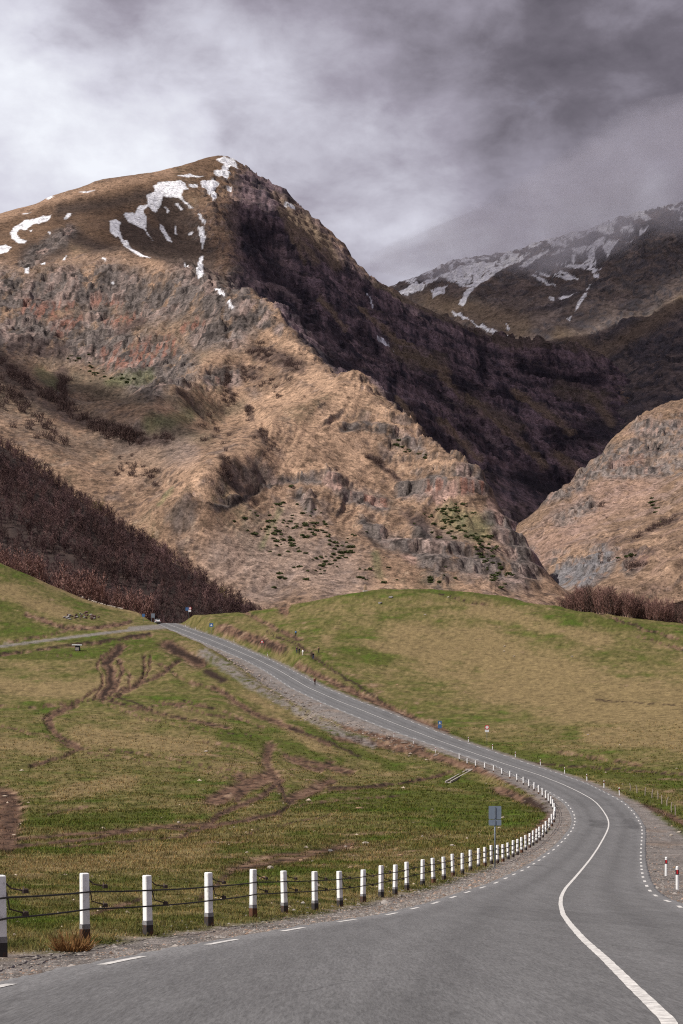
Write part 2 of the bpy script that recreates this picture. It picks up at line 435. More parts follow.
def ground_z(X, Y, base=None):
    z = _g(X, Y) if base is None else base
    a = sst(20, 200, Y)
    z = z + (0.10+0.45*a)*fbm(X/16, Y/16, 3, 5) + (0.06+0.10*a)*fbm(X/3.1, Y/3.1, 3, 9) + 0.025*fbm(X/0.7, Y/0.7, 3, 15)
    px, py = CX+X/Y*F, HY-z/Y*F
    cut = strokes(px+4*fbm(px/22, py/9, 3, 51), py+1.8*fbm(px/18, py/7, 3, 57), E1, 1.7)
    z = z - (0.12+0.55*sst(60, 300, Y))*cut*(0.7+0.6*fbm(X/2.5, Y/4, 3, 27)) + 0.25*sst(80, 300, Y)*cut*fbm(X/1.6, Y/2.5, 3, 29)
    d = np.clip(Y, 2, 660)
    zr = road_z(d)
    l, r = XL(d), XR(d)
    # verge widths and blends in metres; scree bank on the outside of the climb
    vl = 2.1 + 0.5*sst(230, 330, d) - 0.4*sst(110, 140, d)*(1-sst(180, 230, d)); bl = 2.2 + 5.0*sst(250, 340, d) + 0*d
    vr = 1.6 + 2.4*np.exp(-((d-100)/45.0)**2); br = 2.5 + 1.5*sst(250, 340, d)
    out_l = l - X; out_r = X - r
    wl = 1-sst(0, 1, (out_l-vl)/bl); wr = 1-sst(0, 1, (out_r-vr)/br)
    w = np.where(out_l > 0, wl, np.where(out_r > 0, wr, 1.0))
    outm = np.maximum(out_l, out_r)
    verge = zr - 0.05 - 0.05*sst(0, 1.5, outm) + 0.03*fbm(X/0.35, Y/0.35, 3, 21)*sst(0.05, 0.4, outm)
    w = w*(1-sst(585, 640, Y))
    return z*(1-w) + verge*w

class Field:
    """a height sheet over columns u (pixels of the reference column) and distances d"""
    def __init__(self, us, ds, fn):
        self.us, self.ds = us, ds
        U, D = np.meshgrid(us, ds)
        self.X = (U-CX)/F*D; self.Y = D
        self.Z = fn(self.X, self.Y)
        self.U = U; self.PY = HY-F*self.Z/D
    def at(self, X, Y):
        X = np.asarray(X, float); Y = np.asarray(Y, float)
        u = CX+X/Y*F
        fi = np.interp(u, self.us, np.arange(len(self.us))); fj = np.interp(Y, self.ds, np.arange(len(self.ds)))
        i = np.clip(fi.astype(int), 0, len(self.us)-2); j = np.clip(fj.astype(int), 0, len(self.ds)-2)
        a, b = fi-i, fj-j
        Z = self.Z
        return Z[j, i]*(1-a)*(1-b)+Z[j, i+1]*a*(1-b)+Z[j+1, i]*(1-a)*b+Z[j+1, i+1]*a*b
    def hit(self, px, py, d0=None):
        """world point where the sight line through a picture point meets the sheet"""
        ds = self.ds if d0 is None else self.ds[self.ds >= d0]
        X = (px-CX)/F*ds
        z = self.at(X, ds); zr = (HY-py)/F*ds
        below = np.nonzero(zr <= z)[0]
        if len(below) == 0:
            k = int(np.argmax(z/ds)); 
            return Vector((X[k], ds[k], z[k]))
        k = below[0]
        if k == 0: return Vector((X[0], ds[0], z[0]))
        e0 = zr[k-1]-z[k-1]; e1 = z[k]-zr[k]
        t = e0/(e0+e1+1e-9)
        d = ds[k-1]+(ds[k]-ds[k-1])*t; x = (px-CX)/F*d
        return Vector((x, d, float(self.at(x, d))))
    def mesh(self, name, mat, col):
        V = np.stack([self.X, self.Y, self.Z], -1)
        return mesh_np(name, V, grid_faces(*self.X.shape), mat, col=col)

def ucols(lo, hi, step, outer_lo, outer_hi):
    mid = np.arange(lo, hi+step, step)
    L = lo-np.cumsum(step*1.35**np.arange(1, 40)); L = L[L > outer_lo][::-1]
    R = mid[-1]+np.cumsum(step*1.35**np.arange(1, 40)); R = R[R < outer_hi]
    return np.concatenate([L, mid, R])
_ds = [4.0]
while _ds[-1] < 665:
    _ds.append(_ds[-1]*(1.012 if _ds[-1] < 10 else 1.0055))
G = Field(ucols(-45, 728, 1.3, -1500, 2200), np.array(_ds), ground_z)

# ------------------------------------------------------------------ ground colours
GREEN, LUSH, DRY, DIRT, MUD, GRAVEL, SAND = (0.078, 0.084, 0.019), (0.060, 0.098, 0.011), (0.200, 0.148, 0.072), (0.150, 0.088, 0.060), (0.036, 0.022, 0.017), (0.185, 0.165, 0.155), (0.26, 0.175, 0.12)
def ground_colour(fd):
    X, Y, px, py = fd.X, fd.Y, fd.U, fd.PY
    sc = 1+Y/90.0                                  # detail grows with distance
    n1 = fbm(X/24, Y/30, 4, 31); n2 = fbm(X/5, Y/6, 4, 37); n3 = fbm(X/1.3, Y/1.6, 4, 41); n4 = fbm(X/0.35, Y/0.5, 3, 47)
    wx = px + 4*fbm(px/22, py/9, 3, 51) + 2.0*fbm(px/6, py/3, 3, 53); wy = py + 1.8*fbm(px/18, py/7, 3, 57) + 0.9*fbm(px/6, py/3, 3, 59)
    far = sst(60, 260, Y)
    dry = 0.42 + 0.55*n1 + 0.45*n2 + (0.62-0.25*far)*n3 + 0.35*n4*(1-far)
    # where the photograph's turf is dry or green
    dry += 0.70*strokes(wx, wy, [([(0, 684), (60, 688), (120, 686)], 12, 16), ([(0, 742), (40, 748)], 10, 14), ([(85, 735), (140, 742), (200, 748)], 12, 12),
        ([(20, 868), (110, 862), (200, 852)], 12, 22), ([(470, 655), (560, 690), (690, 712)], 44, 34), ([(410, 636), (520, 664)], 20, 24), ([(600, 735), (690, 742)], 16, 12), ([(480, 610), (600, 640)], 8, 14),
        ([(0, 590), (60, 612)], 8, 12), ([(40, 580), (90, 600), (140, 612)], 3, 6), ([(330, 640), (400, 650), (440, 660)], 6, 10), ([(250, 700), (330, 755)], 6, 10), ([(60, 795), (130, 780)], 8, 10)], 2.0)
    dry -= 0.75*strokes(wx, wy, [([(500, 757), (600, 770), (690, 786)], 10, 14), ([(440, 735), (520, 755)], 7, 8), ([(640, 800), (690, 830)], 12, 10), ([(660, 840), (690, 860)], 14, 8),
        ([(420, 800), (500, 812), (530, 815)], 18, 14), ([(300, 800), (420, 800)], 16, 14), ([(450, 782), (510, 795)], 8, 6), ([(0, 655), (80, 655), (150, 645)], 6, 8), ([(310, 656), (345, 676), (385, 703), (420, 722)], 2.5, 3),
        ([(20, 820), (90, 822), (160, 816)], 10, 12), ([(230, 735), (330, 760)], 9, 10), ([(60, 640), (120, 640)], 3, 5), ([(240, 700), (330, 740), (400, 768)], 4, 5), ([(0, 905), (40, 925)], 12, 12), ([(340, 640), (380, 660)], 8, 10)], 2.0)
    dry -= 0.25*strokes(wx, wy, [([(340, 594), (430, 590), (520, 600)], 4, 5), ([(560, 610), (683, 640)], 8, 10), ([(0, 600), (30, 640)], 12, 14), ([(380, 612), (480, 606)], 3, 5)], 2.0)
    dry = np.clip(0.5+(sst(-0.15, 1.15, dry)-0.5)*1.15, 0, 1)
    c = mixc(np.broadcast_to(np.array(GREEN), X.shape+(3,)), DRY, dry)
    c = mixc(c, LUSH, sst(0.1, 0.8, -n2-0.6*n1+0.5*n3+0.25*(0.3-dry))*(1-dry)*0.8)
    c = c*(1+0.50*n3+0.30*n4*(1-far*0.6))[..., None]
    # bare earth: wheel ruts, gullies, washed fans
    e = strokes(wx, wy, E1, 1.7)
    halo = strokes(wx, wy, [(p_, w_*1.2+0.8, s_*2.0) for p_, w_, s_ in E1], 1.7)
    e = np.maximum(e, halo*sst(0.05, 0.45, n3+0.5*n2))
    e = np.clip(e*sst(-0.85, 0.0, n3+0.6*n2+1.0*(e-0.45)), 0, 1)
    patchy = sst(0.42, 0.85, n2+0.6*n3+0.35*strokes(wx, wy, [([(200, 760), (300, 780), (340, 800)], 20, 25), ([(240, 850), (420, 840)], 20, 22), ([(640, 770), (690, 800)], 14, 14), ([(300, 650), (430, 720)], 8, 12)], 1.6))*0.7
    e = np.maximum(e, patchy)
    ec = mixc(np.broadcast_to(np.array(DIRT), X.shape+(3,)), SAND, sst(0.1, 0.7, n2*0.7+n3))
    ec = mixc(ec, MUD, sst(-0.15, 0.4, -n3-0.4*n2))
    c = c*(1-e[..., None])+ec*e[..., None]
    mud = strokes(wx, wy, [([(122, 647), (108, 664), (112, 682), (103, 697)], 1.6, 2), ([(170, 646), (182, 653), (197, 660)], 4, 4), ([(236, 822), (262, 817), (283, 811)], 0.8, 1.2), ([(280, 783), (288, 803), (282, 813)], 1.0, 1.2),
        ([(330, 788), (380, 785), (420, 780)], 0.9, 1.4), ([(268, 632), (300, 646), (328, 667), (352, 682), (385, 703)], 1.2, 1.4), ([(596, 700), (683, 706)], 0.5, 1.0), ([(0, 654), (40, 649), (80, 643.5), (148, 634)], 1.7, 1.4), ([(262, 642), (276, 647)], 3, 2.5), ([(596, 611), (640, 627)], 0.9, 1.2),
        ([(440, 594), (478, 604)], 0.9, 1), ([(515, 762), (600, 768), (690, 775)], 0.7, 1.4), ([(115, 695), (155, 711), (200, 721)], 0.8, 1.2), ([(528, 800), (545, 810)], 4, 4), ([(290, 728), (330, 742), (360, 757)], 1.5, 3), ([(208, 672), (222, 680)], 4, 4)], 1.8)
    mud = np.maximum(mud, 0.8*strokes(wx, wy, [(p_, w_*0.35, s_*0.6) for p_, w_, s_ in E1[:24]], 1.7)*sst(-0.1, 0.3, n3+0.4*n2))
    c = mixc(c, MUD, mud*sst(-0.6, 0.1, n3+0.3))
    # gravel verge, scree bank, side track
    d = np.clip(Y, 2, 660)
    ol, orr = XL(d)-X, X-XR(d)
    wl = 2.2+0.7*n3+0.5*n2 + 3.5*sst(300, 340, d)*(1-sst(500, 540, d)); wr = 1.5+0.7*n3 + 2.6*np.exp(-((d-100)/45.0)**2)
    gm = np.where(ol > 0, 1-sst(-0.5, 0.5, ol-wl), np.where(orr > 0, 1-sst(-0.6, 0.6, orr-wr), 1.0))*(1-sst(575, 590, d))
    gm = np.maximum(gm, 0.9*strokes(wx, wy, [([(225, 668), (270, 696), (330, 728), (372, 745)], 4, 4), ([(205, 653), (240, 676)], 5, 4)], 1.4)*sst(-0.5, 0.2, n3+0.3*n2))
    gc = np.array(GRAVEL)*(1+0.55*n4*(1-far)+0.35*n3)[..., None]
    gc = mixc(gc, SAND, 0.35*sst(0, 0.6, n2))
    c = c*(1-gm[..., None])+gc*gm[..., None]
    tr = strokes(px, py, [([(-60, 650), (0, 646.5), (57, 639), (114, 632), (150, 628), (165, 625)], 1.0, 0.8), ([(130, 629), (170, 626)], 2, 1.5)], 1.0)
    c = mixc(c, (0.20, 0.18, 0.165), tr)
    return np.clip(c, 0.01, 0.8)

m_ground = terrain_mat('turf and earth', [(9.0, 0.30), (2.2, 0.22), (0.45, 0.16)], [(14.0, 0.03), (3.5, 0.10), (0.9, 0.2)], spots=((0.5, 0.56, 0.64, 0.72), (1.6, 0.56, 0.64, 0.70), (6.0, 0.56, 0.64, 0.72), (1.1, 0.42, 0.34, 1.25)))
ground = tag(link('ground', G.mesh('ground', m_ground, ground_colour(G))), 'rolling upland meadow with green and dry turf, wheel ruts and bare earth', 'ground', kind='structure')

# ------------------------------------------------------------------ asphalt
def asphalt_mat():
    m, nt, b = new_mat('asphalt', 0.75, 0.3)
    co = coords(nt)
    mp0 = N(nt, 'ShaderNodeMapping'); mp0.inputs['Scale'].default_value = (1, 0.07, 1); nt.links.new(co, mp0.inputs['Vector']); cs = mp0.outputs['Vector']
    base = N(nt, 'ShaderNodeAttribute', attribute_name='tint').outputs['Color']
    c = mul(nt, base, maprange(nt, noise(nt, cs, 38.0, 4, 0.8), 0.32, 0.68, 0.66, 1.36))
    c = mul(nt, c, maprange(nt, noise(nt, cs, 5.0, 6, 0.75), 0.3, 0.7, 0.84, 1.16))
    # hairline cracks
    v = N(nt, 'ShaderNodeTexVoronoi', feature='DISTANCE_TO_EDGE'); v.inputs['Scale'].default_value = 0.22
    mp = N(nt, 'ShaderNodeVectorMath', operation='ADD')
    nz = N(nt, 'ShaderNodeTexNoise'); nz.inputs['Scale'].default_value = 0.8; nz.inputs['Detail'].default_value = 6
    nt.links.new(co, nz.inputs['Vector']); nt.links.new(co, mp.inputs[0]); nt.links.new(nz.outputs['Color'], mp.inputs[1]); nt.links.new(mp.outputs[0], v.inputs['Vector'])
    ck = maprange(nt, v.outputs['Distance'], 0.0, 0.006, 0.6, 1.0)
    keep = maprange(nt, noise(nt, co, 0.12, 3, 0.5), 0.52, 0.6, 0, 1)
    c = mul(nt, c, mixn(nt, keep, (1.0, 1.0, 1.0), ck))
    nt.links.new(c, b.inputs['Base Color'])
    nt.links.new(maprange(nt, noise(nt, co, 1.2, 5, 0.6), 0.3, 0.7, 0.62, 0.86), b.inputs['Roughness'])
    bump(nt, b, noise(nt, co, 60.0, 4, 0.7), 0.6, 0.008)
    return m
m_asph = asphalt_mat()
_rd = [4.0]
while _rd[-1] < 612: _rd.append(_rd[-1]*1.006)
_rd = np.array(_rd); _nt = 120
def road_tint(X, Y, t):
    n = fbm(X/1.6, Y/16, 4, 61); n2 = fbm(X/0.35, Y/5, 3, 67)
    c = np.full(X.shape, 0.116)*(1+0.10*n+0.10*n2)
    lc = XC(Y)
    for half, off in ((1, XR), (-1, None)):                  # polished wheel paths, a little paler
        w = np.abs(off(Y)-lc) if off else np.minimum(np.abs(XL(Y)-lc), 3.4)
        for k in (0.27, 0.75):
            c += 0.012*np.exp(-((X-(lc+half*w*k))/0.32)**2)
        c -= 0.012*np.exp(-((X-(lc+half*w*0.51))/0.25)**2)
    s = sst(0.15, 0.6, fbm(X/1.1, Y/2.5, 3, 71)+strokes(CX+X/Y*F, HY-F*road_z(Y)/Y, [([(599, 824)], 7, 6), ([(630, 821), (634, 826)], 5, 4)], 2.0)*0.8)
    c *= 1-0.30*s*np.exp(-((Y-140)/30.0)**2)
    pv, pf, pe = cells(X/2.6+0.4*n, Y/9, 91)
    c *= 1-0.10*(pv > 0.86)
    c *= 1-0.22*sst(0.35, 0.7, fbm(X/0.5, Y/2.2, 3, 93))*sst(0.0, 0.4, fbm(X/6, Y/9, 2, 97))
    edge = np.minimum(X-XL(Y), XR(Y)-X)
    c *= 1+0.35*(1-sst(0.0, 0.5, edge+0.35*n2))                # dusty edges
    return np.stack([c*1.0, c*0.985, c*1.0], -1)
T, DD = np.meshgrid(np.linspace(0, 1, _nt), _rd)
rag = 0.16*fbm(DD/0.9, DD*0+3, 3, 75)
xa, xb = XL(DD)-0.32+rag, XR(DD)+0.30+0.16*fbm(DD/0.9, DD*0+9, 3, 77)
RX = xa+(xb-xa)*T
zrd = road_z(DD)+0.012
zrd = np.where((T == 0) | (T == 1), zrd-0.07, zrd)
road = tag(link('road', mesh_np('road', np.stack([RX, DD, zrd], -1), grid_faces(*RX.shape), m_asph, col=road_tint(RX, DD, T))), 'two lane grey asphalt road winding up the meadow', 'road', kind='structure')

m_paint, nt, b = new_mat('worn road paint', 0.7, 0.3)
_co = coords(nt)
nt.links.new(mixn(nt, maprange(nt, noise(nt, _co, 9.0, 7, 0.75), 0.40, 0.62, 0.0, 1.0), (0.72, 0.70, 0.67), (0.36, 0.345, 0.335)), b.inputs['Base Color'])
def ribbon(name, d, xc, w):
    """strip of paint w wide lying 4 mm above the asphalt, perpendicular to its own run"""
    X = np.array(xc); tx = np.gradient(X, d); 
    nrm = np.sqrt(1+tx*tx)
    ox, oy = w/2/nrm, -w/2*tx/nrm
    dl, dr = d-oy, d+oy
    V = np.stack([np.stack([X-ox, dl, road_z(dl)+0.017], -1), np.stack([X+ox, dr, road_z(dr)+0.017], -1)], 1)
    return V.reshape(-1, 3), grid_faces(len(d), 2)
_cd = _rd[(_rd > 6) & (_rd < 585)]
cx_ = XC(_cd)+0.012*fbm(_cd/0.8, _cd*0, 3, 81)
V, Fc = ribbon('c', _cd, cx_, 0.112)
link('center_line', mesh_np('center_line', V, Fc, m_paint), road)
for nm, fn, off, ph in (('edge_line', XL, 0.0, 0.6), ('edge_line', XR, -0.02, 2.0)):
    AV, AF = [], []; s = ph; b0 = 0
    # walk along the edge by arc length
    dd = np.arange(8, 560, 0.1); xx = fn(dd)+off
    arc = np.concatenate([[0], np.cumsum(np.hypot(np.diff(dd), np.diff(xx)))])
    while s < arc[-1]-3:
        q = np.interp(np.linspace(s, s+1.75, 7), arc, dd)
        V, Fc = ribbon('e', q, fn(q)+off, 0.11)
        AV.append(V); AF.append(Fc+b0); b0 += len(V); s += 4.8
    o = link(nm, mesh_np(nm, np.concatenate(AV), np.concatenate(AF), m_paint), road)
# ------------------------------------------------------------------ mountains
class Relief:
    """control points of one mountain: ridges, hollows and faces as (picture x, picture y, distance)"""
    def __init__(self): self.p = []
    def line(self, pts, step=25): self.p += densify(pts, step)
    def pts(self, *q): self.p += [np.array(wpt(*a)) for a in q]
    def rbf(self, lam=0.0):
        P = np.array(self.p)
        # drop near duplicates
        keep = []
        for i, a in enumerate(P):
            if all(np.hypot(*(a[:2]-P[j][:2])) > 6 for j in keep): keep.append(i)
        P = P[keep]
        return RBF(P[:, :2], P[:, 2], lam)

TAN, TAN2, ROCK, ROCKD, RED, PINK, PURP, SNOW, SCREE, SCRUB, OLIVE, BROWN, GREY = ((0.320, 0.208, 0.142), (0.205, 0.136, 0.098), (0.135, 0.112, 0.103), (0.045, 0.038, 0.038), (0.25, 0.115, 0.083),
    (0.36, 0.235, 0.195), (0.125, 0.085, 0.095), (0.82, 0.82, 0.86), (0.25, 0.19, 0.165), (0.065, 0.045, 0.042), (0.115, 0.105, 0.055), (0.125, 0.078, 0.050), (0.30, 0.29, 0.30))

# --- main mountain
R = Relief()
SPUR = [(113, 249, 1950), (153, 263, 1900), (192, 272.5, 1850), (223, 297, 1790), (250, 293, 1760), (268, 306, 1700), (292, 338, 1610), (323, 361, 1530), (344, 379, 1470), (363, 382, 1420),
        (368, 396, 1410), (386, 411, 1385), (407, 428, 1350), (428, 453, 1320), (443, 456, 1300), (478, 466, 1265), (489, 484, 1250), (494, 496, 1245), (507, 514, 1225), (520, 529, 1210), (535, 569, 1165), (555, 580, 1130), (572, 594, 1100)]
R.line(SPUR, 18)
SKYL = [(-140, 250, 2300), (-60, 232, 2310), (0, 215, 2330), (26, 207, 2350), (47, 198, 2380), (79, 191.5, 2420), (90, 185, 2440), (119, 182, 2470), (140, 178, 2490), (180, 167, 2540), (197, 161, 2570), (223, 157, 2600), (236, 162, 2600),
        (260, 180, 2590), (271, 189.5, 2590), (292, 201, 2590), (300, 212, 2590), (318, 226, 2590), (331, 236, 2600), (346, 250, 2600), (354, 267, 2600), (365, 279, 2610), (381, 288, 2620), (412, 304, 2650), (439, 316, 2670), (460, 326, 2690),
        (481, 334, 2710), (500, 338, 2730), (554, 341, 2760), (580, 347, 2770), (599, 354, 2770), (606, 362, 2760)]
R.line(SKYL, 22)
for (px, py, d) in SKYL[::2]:
    x, y, z = wpt(px, py, d); R.p += [np.array((x*1.02, y+110, z-55)), np.array((x*1.1, y+500, z-330))]
# plateau behind the cliff rim
for (px, py, d) in SKYL[-7:]:
    x, y, z = wpt(px, py, d); R.p.append(np.array((x, y+120, z-6)))
# foot, hidden behind the meadow
for px in (-250, -120, 0, 100, 200, 300, 400, 480, 560):
    R.pts((px, 648, 950), (px, 622, 1010))
R.line([(60, 606, 1040), (150, 598, 1050), (260, 596, 1060), (350, 590, 1060), (450, 585, 1080), (530, 588, 1110)], 60)
# triangular front spur: its crest and faces
R.line([(363, 383, 1420), (340, 388, 1390), (322, 404, 1350), (305, 418, 1320), (273, 447, 1255), (254, 466, 1215), (240, 482, 1190), (225, 503, 1150)], 22)
R.pts((290, 470, 1240), (320, 450, 1290), (350, 430, 1340), (330, 500, 1220), (380, 470, 1280), (300, 530, 1150), (370, 540, 1160), (420, 500, 1230), (440, 540, 1170), (480, 560, 1140), (400, 570, 1100), (460, 512, 1215), (500, 570, 1130), (260, 550, 1110), (320, 570, 1090))
R.line([(365, 395, 1395), (372, 430, 1340), (395, 470, 1290), (400, 490, 1260)], 30)
# nose above the outcrop, and the tan rib that runs down to the scrub
R.line([(275, 447, 1250), (245, 455, 1215), (222, 462, 1180), (203, 478, 1150), (187, 491, 1125)], 15)
R.line([(193, 499, 1140), (220, 511, 1150), (243, 503, 1175), (263, 483, 1215)], 15)
R.pts((235, 474, 1193), (215, 482, 1164), (250, 468, 1206), (160, 520, 1120), (205, 530, 1110), (240, 525, 1135), (180, 475, 1200))
R.line([(255, 326, 1680), (238, 345, 1630), (222, 355, 1585), (200, 369, 1520), (180, 386, 1450), (160, 403, 1385), (140, 417, 1335)], 15)
R.pts((185, 410, 1470), (205, 425, 1440), (225, 415, 1480), (215, 395, 1540), (160, 385, 1520), (190, 365, 1590), (240, 375, 1580))
# hollow left of it
R.pts((300, 375, 1590), (270, 350, 1620), (250, 400, 1500), (270, 420, 1420), (230, 430, 1390), (240, 330, 1670), (215, 440, 1370))
R.line([(180, 330, 1720), (185, 360, 1640), (200, 352, 1650)], 40)
# basin at lower left, the low dark rib in front of it
R.line([(-60, 330, 1560), (0, 365, 1500), (30, 386, 1450), (60, 410, 1400), (100, 432, 1350), (130, 445, 1320)], 30)
R.pts((20, 352, 1720), (50, 372, 1700), (70, 390, 1640), (95, 408, 1560), (120, 425, 1480), (0, 420, 1330), (40, 440, 1280), (80, 470, 1220), (-60, 400, 1350), (140, 470, 1260), (165, 500, 1180), (180, 540, 1110), (130, 520, 1150), (90, 540, 1100), (60, 500, 1180))
# cliffs of the left face
R.line([(-40, 296, 1840), (0, 290, 1850), (40, 276, 1880), (80, 272, 1890), (110, 268, 1900)], 40)
R.line([(-20, 345, 1730), (20, 342, 1735), (60, 352, 1715), (110, 348, 1720), (140, 362, 1690), (175, 352, 1700)], 40)
R.pts((10, 310, 1810), (60, 310, 1810), (110, 305, 1830), (150, 300, 1830), (190, 310, 1780), (150, 390, 1560), (110, 385, 1590))
# brown shoulder above
R.pts((0, 255, 2080), (50, 240, 2120), (100, 225, 2180), (60, 215, 2280), (20, 232, 2220), (140, 205, 2340), (180, 185, 2430), (90, 205, 2330), (0, 272, 1950), (60, 262, 1980))
# gully with the snow streaks
R.line([(150, 210, 2330), (165, 235, 2240), (180, 262, 2130)], 40)
R.line([(195, 190, 2440), (203, 215, 2330), (200, 240, 2230), (203, 262, 2150), (206, 285, 2060)], 30)
R.line([(172, 195, 2400), (178, 220, 2340), (190, 250, 2260)], 40)
R.line([(222, 205, 2360), (225, 235, 2250), (232, 262, 2120), (243, 275, 2040), (246, 296, 1960)], 25)
# great cliff: overhanging top, recess, ribs
R.line([(236, 205, 2370), (255, 208, 2400), (275, 212, 2420)], 25)
R.line([(245, 224, 2440), (262, 232, 2450), (280, 234, 2450)], 25)
R.pts((240, 262, 2330), (258, 275, 2330), (275, 270, 2370), (300, 280, 2330), (320, 290, 2320))
R.line([(262, 190, 2560), (280, 215, 2480), (298, 240, 2410), (310, 265, 2360), (326, 286, 2310), (342, 300, 2260), (370, 320, 2240)], 25)
R.line([(305, 225, 2570), (330, 255, 2540), (335, 280, 2450)], 40)
R.line([(250, 282, 2150), (265, 295, 2100), (290, 305, 2060), (310, 320, 2010), (330, 340, 1960)], 30)
R.pts((280, 325, 1880), (300, 350, 1800), (330, 375, 1740), (360, 350, 2020), (350, 395, 1700), (376, 430, 1640), (400, 450, 1600), (430, 480, 1560), (470, 500, 1520), (500, 535, 1480), (525, 560, 1430))
R.line([(400, 330, 2460), (395, 350, 2330), (400, 372, 2200), (420, 395, 2080), (440, 410, 1990)], 40)
R.line([(440, 330, 2600), (445, 352, 2480), (440, 372, 2330), (430, 385, 2200)], 40)
R.line([(350, 305, 2400), (362, 325, 2300), (385, 360, 2100), (405, 395, 1950), (430, 430, 1850)], 40)
R.line([(480, 342, 2690), (482, 362, 2600), (478, 380, 2480), (480, 400, 2300), (500, 430, 2100)], 40)
R.line([(520, 348, 2740), (540, 366, 2690), (560, 380, 2660), (590, 388, 2640)], 40)
R.line([(548, 346, 2750), (552, 362, 2690), (550, 384, 2610)], 40)
R.line([(602, 366, 2740), (606, 384, 2660), (612, 402, 2560)], 30)
R.pts((500, 400, 2330), (530, 410, 2340), (560, 410, 2420), (590, 415, 2440), (460, 440, 2050), (500, 460, 2000), (540, 450, 2130), (560, 440, 2230), (585, 450, 2180), (520, 500, 1800), (540, 500, 1870), (480, 470, 1860), (440, 450, 1850), (620, 425, 2420), (640, 440, 2300), (600, 480, 2000), (560, 520, 1780))
R.pts((600, 645, 1100), (690, 645, 1100), (600, 640, 1400), (690, 640, 1400), (565, 645, 1250), (600, 620, 1650), (690, 600, 1700), (690, 560, 1900), (540, 565, 1500), (528, 595, 1340), (548, 615, 1250), (592, 620, 1130), (560, 600, 1420), (505, 545, 1370), (800, 640, 1300), (800, 600, 1800))
_rm = R.rbf(0.002)

ROCKM = [([(0, 290), (30, 300), (60, 290), (110, 285), (150, 300), (190, 290), (215, 300), (235, 320)], 20, 16), ([(0, 330), (60, 335), (110, 345), (150, 360), (175, 370)], 20, 14), ([(130, 360), (150, 380)], 18, 12),
         ([(200, 335), (235, 335)], 12, 12), ([(210, 380), (235, 378)], 7, 5), ([(195, 498), (215, 508), (240, 500), (265, 482), (300, 478), (320, 480)], 2.5, 4), ([(100, 320), (80, 345)], 14, 10),
         ([(330, 478), (345, 492), (365, 500), (385, 506)], 6, 6), ([(345, 428), (365, 425), (385, 430)], 4, 5), ([(390, 432), (405, 438), (420, 452)], 5, 5), ([(405, 490), (430, 488), (455, 482), (488, 484)], 9, 5), ([(430, 480), (470, 470)], 4, 5),
         ([(365, 525), (385, 540), (410, 545), (425, 560)], 6, 8), ([(425, 545), (470, 560), (520, 575)], 12, 14), ([(495, 520), (515, 540), (530, 570)], 10, 10), ([(300, 495), (312, 510)], 5, 4), ([(262, 318), (280, 330)], 4, 4),
         ([(25, 265), (40, 250), (60, 238), (70, 232)], 6, 6), ([(420, 530), (440, 580)], 8, 10), ([(235, 280), (245, 300), (262, 318)], 10, 6)]
REDM = [([(28, 308), (50, 312), (68, 304)], 7, 7), ([(95, 300), (120, 304)], 3, 5), ([(112, 358), (140, 354), (165, 346)], 10, 7), ([(140, 350), (145, 360)], 6, 5), ([(185, 327), (200, 322)], 4, 4), ([(55, 330), (80, 320)], 4, 5), ([(108, 322), (140, 318)], 4, 5), ([(330, 482), (348, 492), (384, 504)], 3, 4), ([(432, 490), (470, 486), (490, 490)], 5, 4), ([(430, 488), (436, 500)], 5, 3),
        ([(510, 510), (518, 525)], 3, 3), ([(245, 192), (255, 202)], 5, 5), ([(220, 380), (228, 384)], 3, 3)]
Z1 = lambda *q: zp(0, 150, 3.794, q)
Z2 = lambda *q: zp(160, 150, 3.794, q)
